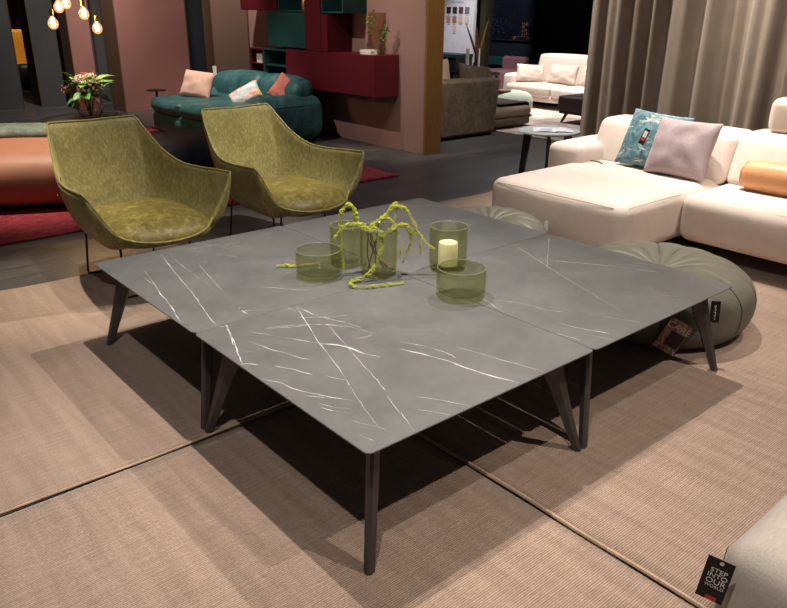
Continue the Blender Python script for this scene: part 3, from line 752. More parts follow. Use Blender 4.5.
# ------------------------------------------------------------------ side table by the sofa
st = thing('side_table', 'small round slate side table with black legs beside the cream armrest', 'table', (3.25,1.80,0))
b = MB(); b.lathe([(0,.492),(.262,.492),(.272,.499),(.270,.507),(0,.508)], 48); b.build('tabletop', M['slate'], st, angle=30)
for kk in range(3):
    a = R(100+120*kk); d = Vector((math.cos(a), math.sin(a), 0)); n_ = Vector((-d.y, d.x, 0))
    vs = []
    for c, wd, th in ((d*.25+Vector((0,0,0)), .020, .014), (d*.20+Vector((0,0,.47)), .034, .016)):
        for u, v in ((1,1),(1,-1),(-1,-1),(-1,1)): vs.append(c+d*u*wd+n_*v*th)
    b = MB(); b.add(vs, [(3,2,1,0),(4,5,6,7),(0,1,5,4),(1,2,6,5),(2,3,7,6),(3,0,4,7)]); b.build('leg', M['blackpaint'], st, smooth=False)
    b = MB(); b.add([d*r_+n_*s2*.012+Vector((0,0,z)) for r_ in (0,.225) for s2 in (-1,1) for z in (.45,.492)], [(0,1,3,2),(4,6,7,5),(0,4,5,1),(2,3,7,6),(0,2,6,4),(1,5,7,3)]); b.build('strut', M['blackpaint'], st, smooth=False)
mg = thing('magazine', 'open printed magazine lying on the round slate side table', 'magazine', (3.27,1.77,.5085), R(-48))
pm = plain('printed pages', (.5,.5,.52,1), .5); setcol(pm, ramp(pm, noisy(pm, coords(pm, (1,2.5,1)), 16, 4), [(.35, lin(90,90,105)), (.5, lin(185,185,195)), (.7, lin(215,213,215))]))
for s2 in (-1,1):
    vs = [(s2*.17*i/8, y, .004+.010*math.sin(PI*min(1, i/8*1.1))**1.0*(1-.6*i/8)) for i in range(9) for y in (-.12,.12)]
    vs += [(v[0], v[1], 0) for v in vs]
    fs = [(2*i, 2*i+1, 2*i+3, 2*i+2) for i in range(8)] + [(18+2*i, 18+2*i+2, 18+2*i+3, 18+2*i+1) for i in range(8)] + [(2*i+e, 2*i+2+e, 18+2*i+2+e, 18+2*i+e) for i in range(8) for e in (0,1)] + [(16,17,35,34)]
    b = MB(); b.add(vs, fs); b.build('page_block', pm, mg, angle=50)

# ------------------------------------------------------------------ linen seat at the lower right
ot = thing('ottoman', 'pale grey linen ottoman cut off at the lower right corner', 'ottoman', (-.165,-2.275,0))
b = MB(); b.soft((0,0,.25), (1.02,1.0,.395), .075, 10, 5, (.012,.012,.02)); b.build('seat', M['linen'], ot, angle=180)
for x in (-.42,.42):
    for y in (-.42,.42):
        b = MB(); b.lathe([(0,0),(.018,0),(.022,.06),(0,.06)], 12, M=Matrix.Translation((x,y,0))); b.build('leg', M['blackmetal'], ot)
TT2 = Vector((-.708,-1.800,.385))
tg = thing('hang_tag', 'black card tag reading STEP INTO OUR WORLD on the linen ottoman', 'tag', TT2)
Mg = frame_at((0,0,0), (.28,-.95,-.10), (-.03,-.0,1)).to_3x3().to_4x4()
b = MB(); b.box(-.027,.027,-.060,.052,-.0007,.0007,0,Mg); b.build('card', M['tagblack'], tg, smooth=False)
for txt, sz, yy in (('STEP',.0165,.020),('INTO',.0165,.006),('OUR',.019,-.009),('WORLD',.0105,-.022)):
    lettering(txt, sz, M['tagwhite'], Mg @ Matrix.Translation((.002,yy,.0009)), tg)
b = MB(); b.lathe([(0,.0008),(.0045,.0008),(.0045,.0012),(0,.0012)], 14, M=Mg @ Matrix.Translation((.002,.043,0))); b.build('eyelet', M['tagwhite'], tg)
b = MB(); b.box(-.008,.014,-.0595,-.048,.0008,.0012,0,Mg); b.build('printed_patch', M['tagred'], tg, smooth=False)
b = MB(); b.tube(smoothpath([Mg @ Vector((.002,.043,.001)), (.025,.0,.06), (.06,.01,.045)],5), .0009, 5); b.build('string', M['cord'], tg)
# ------------------------------------------------------------------ left background: ottomans, round table, flowers
to = thing('ottoman', 'large terracotta leather ottoman at the left edge on the crimson rug', 'ottoman', (-.45,4.25,FZ+.022), R(-26))
b = MB(); b.soft((0,0,.235), (1.50,1.16,.39), .16, 10, 6, (.02,.03,.035)); b.build('cover', M['terracotta'], to, angle=180)
q = []
for i in range(80):
    w = 2*PI*i/80; e = 5; rr = (abs(math.cos(w))**e+abs(math.sin(w))**e)**(-1/e)
    q.append((math.cos(w)*rr*.742, math.sin(w)*rr*.590, .285))
b = MB(); b.tube(q, .005, 6, closed=True); b.build('piping', plain('terracotta seam', (.16,.06,.03,1), .7), to)
b = MB(); b.soft((0,0,.012), (1.2,.9,.03), .012, 2, 2); b.build('base', M['blackpaint'], to)
gc = thing('cushion', 'flat sage velvet cushion lying on the terracotta ottoman', 'cushion', (-.42,4.62,.462), R(-30))
b = MB(); b.soft((0,0,.035), (.95,.42,.075), .036, 8, 4, (0,0,.02)); b.build('cover', M['mint'], gc, angle=180)

rt = thing('round_table', 'round dark pedestal table behind the left armchair, with a flower vase', 'table', (.43,5.04,FZ+.022))
b = MB(); b.lathe([(0,.462),(.425,.462),(.435,.470),(.433,.480),(0,.482)], 56); b.build('tabletop', plain('charcoal stained top', (.028,.028,.030,1), .45), rt, angle=30)
b = MB(); b.lathe([(.035,.018),(.03,.05),(.03,.42),(.10,.462)], 24); b.build('pedestal', M['blackmetal'], rt)
b = MB(); b.lathe([(0,0),(.19,0),(.195,.01),(.03,.022)], 36, cap1=False); b.build('base', M['blackmetal'], rt)
vx, vy, vz = .42, 5.0, FZ+.022+.4825
va = thing('vase', 'rounded smoky glass vase holding flowers on the round dark table', 'vase', (vx,vy,vz))
pr = [(.05,0),(.085,.012),(.112,.055),(.115,.09),(.098,.135),(.07,.165),(.066,.18)]
b = MB(); b.lathe(pr+[(r-.004, z+.004 if i else .012) for i, (r, z) in list(enumerate(pr))[::-1]][0:], 36, cap1=True); b.build('glass_body', M['smokeglass'], va, angle=60)
v2 = thing('vase', 'small round clear glass vase beside the flower vase on the round table', 'vase', (vx+.135,vy-.13,vz))
pr = [(.03,0),(.06,.015),(.075,.05),(.068,.085),(.045,.11),(.05,.13)]
b = MB(); b.lathe(pr+[(r-.003, max(z, .008)) for r, z in pr[::-1]], 32); b.build('glass_body', M['clearglass'], v2, angle=60)
bq = thing('flower_bouquet', 'bouquet of cream and pink blooms with broad green leaves in the smoky vase', 'flowers', (vx,vy,vz+.02))
rnd = random.Random(5)
def leafmesh(L, W, droop, M_):
    vs = []; fs = []; n = 8
    for i in range(n+1):
        t = i/n; w = W*math.sin(PI*min(1, t*.93+.05))**.8*(1-.2*t)
        z = -droop*t*t*L; 
        for s2, zz in ((-1,.12),(0,0),(1,.12)): vs.append((L*t, s2*w, z+abs(s2)*w*zz+.0))
    for i in range(n):
        for s2 in (0,1): fs.append((3*i+s2, 3*i+s2+1, 3*i+s2+4, 3*i+s2+3))
    b = MB(); b.add(vs, fs, 0, M_); return b
for i in range(26):
    a = 2*PI*i/26*3+rnd.uniform(-.3,.3); el = rnd.uniform(-.15,.85); r0 = rnd.uniform(.01,.10)
    Mx = Matrix.Translation((r0*math.cos(a), r0*math.sin(a), .19+.11*rnd.random()+.04*el)) @ Matrix.Rotation(a,4,'Z') @ Matrix.Rotation(-el,4,'Y') @ Matrix.Rotation(rnd.uniform(-.5,.5),4,'X')
    o = leafmesh(rnd.uniform(.13,.21), rnd.uniform(.038,.060), rnd.uniform(.25,.75), Mx).build('leaf', M['leaf'] if rnd.random() < .5 else M['leaf2'], bq, angle=180); solid(o, .0012)
for i in range(16):
    a = 2*PI*i/16*3+rnd.uniform(-.2,.2); rr = rnd.uniform(.02,.14); h = .31+rnd.uniform(-.01,.06)-rr*.40
    b = MB(); b.tube([(rr*.1*math.cos(a), rr*.1*math.sin(a), .0),(rr*.5*math.cos(a), rr*.5*math.sin(a), .18),(rr*math.cos(a), rr*math.sin(a), h)], .003, 5); st_ = b.build('flower_stem', M['leaf'], bq)
    b = MB(); R0 = rnd.uniform(.036,.052); c = Vector((rr*math.cos(a), rr*math.sin(a), h))
    for ring, (np_, tilt, sc_) in enumerate(((6,.25,1.0),(6,.75,.9),(5,1.15,.7))):
        for kx in range(np_):
            w = 2*PI*(kx+ring*.5)/np_
            Mx = Matrix.Translation(c) @ Matrix.Rotation(w,4,'Z') @ Matrix.Rotation(-tilt,4,'Y')
            pb = leafmesh(R0*sc_*1.3, R0*.55*sc_, -.25, Mx); b.add(pb.v, pb.f)
    o = b.build('blossom', M['bloom'] if i % 4 else M['bloompink'], bq, angle=180); solid(o, .001)
for (dx, dy) in ((-.20,.17),(.10,.06)):
    b = MB(); c = Vector((dx*.75, dy*.75-.02, .25+(dx > 0)*.11)); b.tube([(0,0,.05),tuple(c*.6+Vector((0,0,.1))),tuple(c)], .003, 5); b.build('flower_stem', M['stem'], bq)
    b = MB()
    for i in range(60):
        d = Vector((rnd.gauss(0,1), rnd.gauss(0,1), rnd.gauss(0,1))).normalized()*rnd.uniform(.015,.05); s_ = .006
        b.add([(s_,0,0),(-s_,0,0),(0,s_,0),(0,-s_,0),(0,0,s_),(0,0,-s_)], [(0,2,4),(2,1,4),(1,3,4),(3,0,4),(2,0,5),(1,2,5),(3,1,5),(0,3,5)], 0, Matrix.Translation(c+d))
    b.build('blossom', M['bloompink'], bq, smooth=False)

nv = thing('ottoman', 'dark navy velvet ottoman between the two olive armchairs', 'ottoman', (1.0,4.12,FZ+.022))
b = MB(); b.lathe([(.40,0),(.50,.03),(.545,.12),(.55,.22),(.52,.31),(.44,.365),(.30,.388),(.12,.393),(0,.394)], 56, cap1=False); b.build('cover', M['navy'], nv, angle=180)
cn = thing('small_cylinder', 'small silver cylinder standing near the right corner of the crimson rug', 'cylinder', (2.36,3.34,FZ+.022))
b = MB(); b.lathe([(0,0),(.026,0),(.028,.003),(.028,.11),(.024,.116),(0,.116)], 24); b.build('body', M['steel'], cn, angle=40)

# teal sofa
ts = thing('sofa', 'curved petrol velvet sofa in front of the dark red wall cabinets', 'sofa', (2.39,5.97,0), R(4))
def tpart(name, c, size, r, bulge=(0,0,0), fn=None, mat='teal'):
    b = MB(); b.soft(c, size, r, 10, 5, bulge, fn=fn); return b.build(name, M[mat], ts, angle=180)
def curve(p): return (p.x+.17*(p.y/1.1)**2 if p.x < .2 else p.x-.10*(p.y/1.15)**2, p.y, p.z)
tpart('base', (-.05,0,.175), (1.24,1.78,.29), .11, (.02,.02,.0), curve)
tpart('seat_cushion', (-.10,.43,.365), (1.16,.86,.17), .075, (.03,.0,.015), curve)
tpart('seat_cushion', (-.10,-.43,.365), (1.16,.86,.17), .075, (.03,.0,.015), curve)
def bcurve(p): return (p.x-.12*(p.y/.9)**2+.14*(p.z-.4), p.y, p.z-.03*(p.y/.9)**4)
tpart('back_cushion', (.56,.46,.505), (.32,.92,.43), .12, (.03,.0,.02), bcurve)
tpart('back_cushion', (.56,-.46,.505), (.32,.92,.43), .12, (.03,.0,.02), bcurve)
tpart('armrest', (.22,-.84,.285), (.98,.32,.50), .15, (.02,.02,.02))
tpart('armrest', (.28,.84,.285), (.90,.28,.42), .13, (.02,.02,.02))
b = MB(); b.tube([(-.68+.17*((-1+2*i/30)*.86/1.1)**2+.012, (-1+2*i/30)*.84, .41) for i in range(31)], .006, 6); b.build('piping', plain('black piping', (.008,.012,.014,1), .8), ts)
b = MB(); b.tube([(-.27,-.95,.40),(-.24,-.995,.43),(.1,-1.005,.435),(.5,-1.0,.43)], .005, 6); b.build('piping', plain('black piping', (.008,.012,.014,1), .8), ts)
for x in (-.42,.5):
    for y in (-.66,.66):
        b = MB(); b.lathe([(0,FZ+.022),(.025,FZ+.022),(.028,.06),(0,.06)], 14, M=Matrix.Translation((x,y,0))); b.build('leg', M['blackpaint'], ts)
ce = cushion('cushion', 'blush square cushion at the left end of the petrol velvet sofa', (2.12,6.32,.450), .44, .36, .15, 'pinkcush', R(-55), R(-30), R(6), 8)
hb = MB(); hb.box(-.025,.025,-.001,.001,-.05,.05); hb = hb.build('hang_tag', M['paper'], ce, smooth=False); hb.location = (.20,-.21,.33); hb.rotation_euler = (0,0,R(-58))
cushion('cushion', 'floral cushion slumped at the right end of the petrol velvet sofa', (2.38,5.45,.450), .40, .27, .13, 'floral', R(-62), R(-40), R(-38), 9)
cushion('cushion', 'coral cushion standing on its corner beside the petrol sofa armrest', (2.72,5.42,.450), .33, .33, .14, 'coral', R(-60), R(-22), R(32), 12)
t2 = thing('side_table', 'small dark side table at the far left end of the petrol sofa', 'table', (1.98,7.08,FZ+.022))
b = MB(); b.lathe([(0,.475),(.12,.475),(.125,.485),(0,.49)], 32); b.build('tabletop', M['blackpaint'], t2, angle=30)
b = MB(); b.lathe([(.014,.01),(.014,.475)], 12); b.build('pole', M['blackpaint'], t2)
b = MB(); b.lathe([(0,0),(.11,0),(.11,.008),(.014,.012)], 28); b.build('base', M['blackpaint'], t2, angle=30)

# pendant bulbs
for i, (x, y, z, lab) in enumerate(((.30,5.30,1.33,'lowest left globe bulb with a glowing filament over the round table'),(.70,5.30,1.285,'lowest right globe bulb with a glowing filament over the round table'),
    (.565,5.22,1.415,'globe bulb hanging second from the right over the round table'),(.42,5.45,1.47,'globe bulb partly behind its neighbour at the top left of the cluster'),(.42,5.24,1.505,'highest globe bulb of the cluster, cut by the top of the photo'))):
    pl = thing('pendant_bulb', lab, 'lamp', (x,y,z), 0, 'filament bulbs hanging in a cluster')
    b = MB(); b.lathe([(0,-.052),(.022,-.048),(.040,-.030),(.047,-.004),(.043,.020),(.030,.040),(.017,.056),(.014,.066)], 28, cap0=False, cap1=False); b.build('globe', M['amberglass'], pl, angle=180)
    b = MB()
    for kx in range(6):
        w = 2*PI*kx/6; b.tube([(.013*math.cos(w), .013*math.sin(w), .035),(.010*math.cos(w+.5), .010*math.sin(w+.5), -.028)], .0016, 5)
    b.build('filament', M['filament'], pl)
    b = MB(); b.lathe([(0,.062),(.016,.062),(.019,.075),(.019,.115),(.008,.125),(0,.126)], 20); b.build('socket', M['brass'], pl)
    b = MB(); b.tube([(0,0,.12),(0,0,3.35-z)], .0028, 6); b.build('cord', M['cord'], pl)
    b = MB(); b.lathe([(0,3.35-z),(.05,3.35-z),(.05,3.385-z),(0,3.39-z)], 20); b.build('canopy', M['brass'], pl)
    L = bpy.data.lights.new('bulb_light', 'POINT'); L.energy = 5; L.color = (1,.66,.32); L.shadow_soft_size = .03
    lo = bpy.data.objects.new('bulb_light', L); COL.objects.link(lo); lo.parent = pl; lo.location = (0,0,-.005)

# what shows through the gap between the dark partitions
ys = thing('armchair', 'mustard seat seen through the gap between the far dark partitions', 'armchair', (2.36,14.5,FZ))
b = MB(); b.soft((0,0,.22), (.6,.6,.36), .06); b.build('seat', M['yellow'], ys, angle=180)
b = MB(); b.soft((0,.25,.68), (.6,.16,.72), .06); b.build('backrest', M['yellow'], ys, angle=180)
bs = thing('stool', 'black round seat in front of the mustard armchair', 'stool', (2.15,13.3,FZ))
b = MB(); b.lathe([(.2,0),(.25,.1),(.24,.40),(.15,.47),(0,.48)], 32); b.build('seat', M['blackpaint'], bs, angle=180)
dr = MB(); vs = []; 
for j in range(9):
    for i in range(41): vs.append((1.6+1.4*i/40, 16.2+.06*math.sin(i*1.1), .9+2.4*j/8))
dr.add(vs, [(j*41+i, j*41+i+1, (j+1)*41+i+1, (j+1)*41+i) for j in range(8) for i in range(40)])
dr = dr.build('drape', M['crimson'], angle=180); solid(dr, .01); tag(dr, 'dark crimson drape seen at the top of the gap between partitions', 'curtain')

# ------------------------------------------------------------------ wall cabinets
def cab(label, y0, y1, z0, z1, front, mat, inner=None, shelf=False, drawerline=None, xb=3.498):
    t = thing('wall_cabinet', label, 'cabinet', (xb,(y0+y1)/2,z0), 0, 'lacquered wall cabinets')
    ox, oy, oz = xb, (y0+y1)/2, z0; th = .018
    def bx(b, x0, x1, ya, yb, za, zb): b.box(x0-ox, x1-ox, ya-oy, yb-oy, za-oz, zb-oz)
    b = MB()
    bx(b, front, xb, y0, y1, z0, z0+th); bx(b, front, xb, y0, y1, z1-th, z1); bx(b, front, xb, y0, y0+th, z0+th, z1-th); bx(b, front, xb, y1-th, y1, z0+th, z1-th)
    bx(b, xb-.012, xb, y0+th, y1-th, z0+th, z1-th)
    b.build('carcass', M[mat] if not inner else [M[mat]], t, smooth=False)
    if inner:
        b = MB(); bx(b, xb-.016, xb-.0125, y0+th, y1-th, z0+th, z1-th); b.build('back_panel', M[inner], t, smooth=False)
        if shelf:
            b = MB(); zm = (z0+z1)/2; bx(b, front+.01, xb-.016, y0+th, y1-th, zm-.008, zm+.008); b.build('shelf', M[mat], t, smooth=False)
    else:
        b = MB(); bx(b, front-.018, front-.001, y0+.002, y1-.002, z0+.002, z1-.002); bevel(b.build('door', M[mat], t, smooth=False), .002)
    return t
XF = 3.165
cab('long low dark red wall cabinet with vases on its end', 4.10, 5.83, .585, 1.015, XF, 'redlac')
cab('low open teal cubby with a shelf, left of the long red cabinet', 5.835, 6.38, .60, 1.00, XF, 'teallac', 'tealin', True)
cab('low open dark red cubby with stacked books, far left of the row', 6.385, 6.72, .61, .995, XF, 'redlac', 'redin', True)
cab('closed teal wall cabinet above the open cubbies', 5.385, 6.21, 1.035, 1.43, XF, 'teallac')
cab('tall dark red wall cabinet at centre standing on the long red one', 5.07, 5.38, 1.018, 1.90, XF, 'redlac')
cab('narrow dark red cabinet right of the tall red one', 4.94, 5.065, 1.018, 1.42, XF, 'redlac')
cab('upper dark red wall cabinet at the far left', 5.98, 6.86, 1.45, 1.90, XF, 'redlac')
cab('small upper open teal box with a gold bottle', 5.385, 5.975, 1.44, 1.90, XF, 'teallac', 'tealin')
cab('upper open teal box right of the tall red cabinet', 4.66, 5.065, 1.43, 1.90, XF, 'teallac', 'tealin')
gb = thing('bottle', 'small gold bottle in the upper open teal box', 'bottle', (3.24,5.52,1.4585))
b = MB(); b.lathe([(0,0),(.03,0),(.034,.02),(.034,.10),(.012,.14),(.012,.18),(0,.182)], 20); b.build('body', M['brass'], gb)
rnd = random.Random(3)
for i in range(4):
    bk = tag(MB().box(-.10,.10,-.065,.065,0,.027).build('book', M['paper'], smooth=False), 'white book, number %s from the bottom of the stack in the red cubby' % ['one','two','three','four'][i], 'book', 'stacked white books in the red cubby')
    bk.location = (3.30,6.55+.004*rnd.uniform(-1,1),.8115+.0285*i)
for i in range(2):
    bk = tag(MB().box(-.07,.07,-.085,.085,0,.022).build('book', M['paper'], smooth=False), ['white book lying on the end of the long red cabinet, under another','white book lying on top of the other on the long red cabinet'][i], 'book', 'white books under the clear vases')
    bk.location = (3.30,4.36,1.0158+.023*i); bk.rotation_euler = (0,0,.1*i)
def sprigvase(label, x, y, z, h, seed, lean_, lab2):
    t = thing('bud_vase', label, 'vase', (x,y,z)); pr = [(.022,0),(.034,.01),(.036,.05),(.020,.09),(.013,.13),(.016,.15)]
    b = MB(); b.lathe(pr+[(r-.0025, max(zz, .006)) for r, zz in pr[::-1]], 24); b.build('glass_body', M['clearglass'], t, angle=60)
    s2 = thing('leafy_sprig', lab2, 'plant', (x,y,z+.01)); rnd = random.Random(seed)
    for kx in range(3):
        a = rnd.uniform(0, 6.28); P = smoothpath([(0,0,0),(.012*math.cos(a),.012*math.sin(a),.12),(.03*math.cos(a), .03*math.sin(a)+lean_*.5, h*.6),(.05*math.cos(a), .05*math.sin(a)+lean_, h*(.8+.2*rnd.random()))], 4)
        b = MB(); b.tube(P, .002, 5); b.build('stem', M['stem'], s2)
        for i in range(9):
            p = P[max(5, int(len(P)*(.45+.55*rnd.random()))-1)]; w = rnd.uniform(0, 6.28)
            o = leafmesh(rnd.uniform(.035,.06), .016, .5, Matrix.Translation(p) @ Matrix.Rotation(w,4,'Z') @ Matrix.Rotation(-rnd.uniform(0,1),4,'Y')).build('leaf', M['leaf'], s2, angle=180); solid(o, .0008)
sprigvase('clear glass bud vase on the white books on the red cabinet', 3.30, 4.36, 1.0625, .42, 4, .02, 'leafy green sprig in the bud vase on the books')
sprigvase('clear glass bud vase at the right end of the red cabinet', 3.33, 4.20, 1.0158, .36, 6, -.06, 'thin leafy sprig in the bud vase at the cabinet end')

# ------------------------------------------------------------------ far right background
sb = thing('display_board', 'tall white display board with rows of colour swatches', 'board', (8.05,7.75,FZ))
b = MB(); b.box(-.03,.03,-.42,.42,0,3.2); b.build('panel', M['white'], sb, smooth=False)
sw = [[(50,38,42),(58,44,46),(92,60,54),(126,108,116)],[(186,140,116),(156,112,94),(208,180,156),(216,196,180)],[None,(214,190,170)]]
for j, row in enumerate(sw):
    for i, c in enumerate(row):
        if not c: continue
        z = 1.475-.155*j; y = .215-.155*i; b = MB(); b.box(-.036,-.031,y-.052,y+.052,z-.055,z+.055); b.build('swatch', plain('swatch', lin(*c), .8), sb, smooth=False)
        b = MB(); b.box(-.033,-.031,y-.03,y+.03,z-.085,z-.078); b.build('caption_line', M['tagblack'], sb, smooth=False)
b = MB()
for i in range(9): b.tube([(-.032, .17-.035*i, 1.60+.008*math.sin(i*2)), (-.032, .145-.035*i, 1.615+.01*math.cos(i*3))], .004, 5)
b.build('heading', plain('grey print', (.2,.19,.2,1), .8), sb)
dc = thing('sideboard', 'low black sideboard in front of the white display board', 'cabinet', (7.3,7.25,FZ))
b = MB(); b.box(-.2,.2,-.42,.6,.08,.74); b.build('body', M['blackpaint'], dc, smooth=False)
b = MB(); b.box(-.21,.21,-.43,.61,.74,.79); b.build('top', M['walltealband'], dc, smooth=False)
for x in (-.17,.17):
    for y in (-.38,.56):
        b = MB(); b.box(x-.02,x+.02,y-.02,y+.02,0,.08); b.build('leg', M['blackpaint'], dc, smooth=False)
# low table with candles and dried leaves
lt_ = thing('console_table', 'low dark table carrying white candles and a leaf vase behind the brown sofa', 'table', (7.1,6.38,FZ))
b = MB(); b.box(-.28,.28,-.30,.28,.50,.55); b.build('tabletop', M['blackpaint'], lt_, smooth=False)
for x in (-.25,.25):
    for y in (-.26,.24):
        b = MB(); b.box(x-.018,x+.018,y-.018,y+.018,0,.5); b.build('leg', M['blackpaint'], lt_, smooth=False)
for i, (x, y, h, lab) in enumerate(((6.97,6.43,.36,'thicker white candle on a gold holder, left of the leaf vase'),(6.97,6.18,.37,'slim white candle on a gold holder, right of the leaf vase'))):
    t = thing('candle', lab, 'candle', (x,y,FZ+.5505)); b = MB(); b.lathe([(0,0),(.045,0),(.04,.02),(.02,.04),(.024,.05),(0,.05)], 20); b.build('holder', M['brass'], t)
    b = MB(); rr = .030-.010*i; b.lathe([(0,.05),(rr,.05),(rr*.9,h),(0,h+.004)], 18); b.build('wax_body', M['whitewax'], t)
lv = thing('leaf_vase', 'dark vase holding three dried russet leaves behind the candles', 'vase', (7.2,6.42,FZ+.5505))
b = MB(); b.lathe([(.04,0),(.07,.04),(.07,.12),(.035,.18),(.03,.20)], 24, cap1=False); b.build('body', M['blackpaint'], lv)
for a, el, L, W in ((2.2,1.25,.62,.035),(1.0,1.48,.55,.075),(-.9,1.38,.66,.03)):
    o = leafmesh(L, W, .05, Matrix.Translation((0,0,.15)) @ Matrix.Rotation(a+.4,4,'Z') @ Matrix.Rotation(-el,4,'Y') @ Matrix.Rotation(PI/2*.2,4,'X')).build('dried_leaf', M['dryleaf'], lv, angle=180); solid(o, .002)
# brown sofa
bf = thing('sofa', 'brown grey sofa seen from behind beyond the gold wall end', 'sofa', (4.8,4.7,FZ))
def bpart(name, x0,x1,y0,y1,z0,z1, mat, r=.05, bulge=(0,0,.01), fn=None):
    c, s_ = box2(x0-4.8,x1-4.8,y0-4.7,y1-4.7,z0,z1); b = MB(); b.soft(c, s_, r, 6, 4, bulge, fn=fn); return b.build(name, M[mat], bf, angle=180)
bpart('backrest', 3.95,5.22,4.16,4.46,.035,.695, 'brownfab', .035, fn=lambda p: (p.x+.10*(p.z-.35)*(p.x > 0), p.y, p.z))
bpart('base', 4.0,6.05,4.30,5.20,.05,.15, 'brownfab', .03)
bpart('seat_cushion', 4.02,6.10,4.32,5.22,.14,.29, 'brownseat', .06, (.02,.02,.015))
for x in (4.1,5.85):
    for y in (4.55,5.25):
        b = MB(); b.box(x-4.8-.02,x-4.8+.02,y-4.7-.02,y-4.7+.02,0,.07); b.build('leg', M['darkwood'], bf, smooth=False)
cushion('cushion', 'dark brown cushion with pointed corners on the brown sofa', (5.22,4.58,.28), .62, .56, .18, 'brownfab', R(180), R(10), R(-8), 14)
cushion('cushion', 'beige cushion beside the gold wall end on the brown sofa', (4.62,4.60,.28), .46, .64, .18, 'beigecush', R(180), R(8), R(2), 15)
th = MB(); vs = []; fs = []
for j in range(15):
    for i in range(19):
        u = i/18; v = j/14; y = 4.38+.75*v+.02*noise.noise(Vector((u*4,v*3,1)))
        if u < .70: x = 5.52+.79*u; z = .318+.006*noise.noise(Vector((u*9,v*9,2)))
        else: x = 6.075+.06*math.sin((u-.7)/.3*1.5)+.012*noise.noise(Vector((u*5,v*8,3))); z = .318-(u-.7)/.3*.20
        vs.append((x,y,z+FZ+.006))
for j in range(14):
    for i in range(18): fs.append((j*19+i, j*19+i+1, (j+1)*19+i+1, (j+1)*19+i))
th.add(vs, fs); th = th.build('throw', M['darkthrow'], angle=180, merge=False); solid(th, .012, 1); tag(th, 'dark knitted throw draped over the seat end of the brown sofa', 'blanket')
wp = thing('pouf', 'pale mint round pouf beyond the brown sofa', 'pouf', (6.74,5.24,FZ+.014)); 
b = MB(); b.lathe([(.24,0),(.30,.05),(.315,.16),(.30,.27),(.24,.33),(.12,.355),(0,.36)], 40, cap1=False); b.build('cover', M['mintpouf'], wp, angle=180)
tr_ = thing('tray', 'small wooden tray on the pale mint pouf', 'tray', (6.58,5.27,FZ+.014+.353)); b = MB(); b.lathe([(0,0),(.10,0),(.11,.02),(.10,.02),(.095,.006),(0,.006)], 28); b.build('body', M['beigecush'], tr_)
# cream sofa, far
fs_ = thing('sofa', 'bright cream two seat sofa far back on the pale rug', 'sofa', (8.0,5.3,FZ+.002))
def fpart(name, x0,x1,y0,y1,z0,z1, mat='cream', r=.05, bulge=(.01,.01,.015), fn=None):
    c, s_ = box2(x0-8,x1-8,y0-5.3,y1-5.3,z0,z1); b = MB(); b.soft(c, s_, r, 6, 4, bulge, fn=fn); return b.build(name, M[mat], fs_, angle=180)
fpart('base', 7.64,8.55,4.0,6.2,.12,.22, 'cream', .03)
fpart('seat_cushion', 7.6,8.4,5.24,6.15,.20,.36); fpart('seat_cushion', 7.6,8.4,4.1,5.22,.20,.36)
fpart('armrest', 7.75,8.5,6.12,6.34,.15,.50); fpart('back_cushion', 8.3,8.6,5.05,6.15,.34,.80, fn=lambda p: (p.x+.2*(p.z-.1), p.y, p.z)); fpart('back_cushion', 8.3,8.6,3.95,5.03,.34,.80, fn=lambda p: (p.x+.2*(p.z-.1), p.y, p.z))
for x in (7.72,8.45):
    for y in (4.1,6.05):
        b = MB(); b.box(x-8-.02,x-8+.02,y-5.3-.02,y-5.3+.02,0.0,.13); b.build('leg', M['blackmetal'], fs_, smooth=False)
cushion('cushion', 'cream cushion against the left arm of the far cream sofa', (8.02,5.97,.355), .50, .30, .16, 'cream', R(-35), R(-16), R(3), 21)
cushion('cushion', 'long cream cushion in the middle of the far cream sofa', (8.12,5.42,.355), .62, .32, .16, 'cream', R(-92), R(-16), R(-1), 22)
cushion('cushion', 'cream cushion at the curtain side of the far cream sofa', (8.05,4.80,.355), .5, .32, .16, 'cream', R(-100), R(-16), R(2), 23)
rb_ = thing('armchair', 'dusty rose armchair mostly hidden behind the far cushions', 'armchair', (8.6,7.05,FZ))
b = MB(); b.soft((0,0,.26), (.7,.56,.46), .06); b.build('seat', M['rosefab'], rb_, angle=180); b = MB(); b.soft((.28,0,.50), (.16,.56,.40), .06); b.build('backrest', M['rosefab'], rb_, angle=180)
pb_ = thing('bench', 'plum brown leather bench on dark wooden legs beside the curtain edge', 'bench', (7.0,3.95,FZ+.014))
b = MB(); b.soft((0,0,.27), (.75,.72,.20), .035, 5, 3, (0,0,.01)); b.build('seat', M['plum'], pb_, angle=180)
b = MB(); b.box(-.35,.35,-.33,.33,.13,.175); b.build('frame', M['darkwood'], pb_, smooth=False)
for x in (-.30,.30):
    for y in (-.28,.28):
        b = MB(); b.tube([(x*.9,y*.9,.14),(x*1.08,y*1.08,.002)], .02, 8, rad=[.026,.014]); b.build('leg', M['darkwood'], pb_)
pc = thing('wall_picture', 'dark city night picture on the blue black end wall', 'picture', (9.99,8.12,.92))
def citymat():
    m = plain('night city print', (.004,.006,.010,1), .4); v = coords(m, (1,1,1))
    vo = nd(m, 'ShaderNodeTexVoronoi'); vo.inputs['Scale'].default_value = 26; lk(m, v, vo.inputs['Vector'])
    dots = ramp(m, vo.outputs['Distance'], [(.10, (1,1,1)), (.22, (0,0,0))]); msk = ramp(m, noisy(m, v, 2.2, 3), [(.45, (0,0,0)), (.65, (1,1,1))])
    c = mixc(m, mixc(m, 1, dots, msk, 'MULTIPLY'), lin(10,13,22), lin(150,155,165)); return setcol(m, c)
b = MB(); b.box(-.02,0,-.54,.54,0,1.5); b.build('print', citymat(), pc, smooth=False)
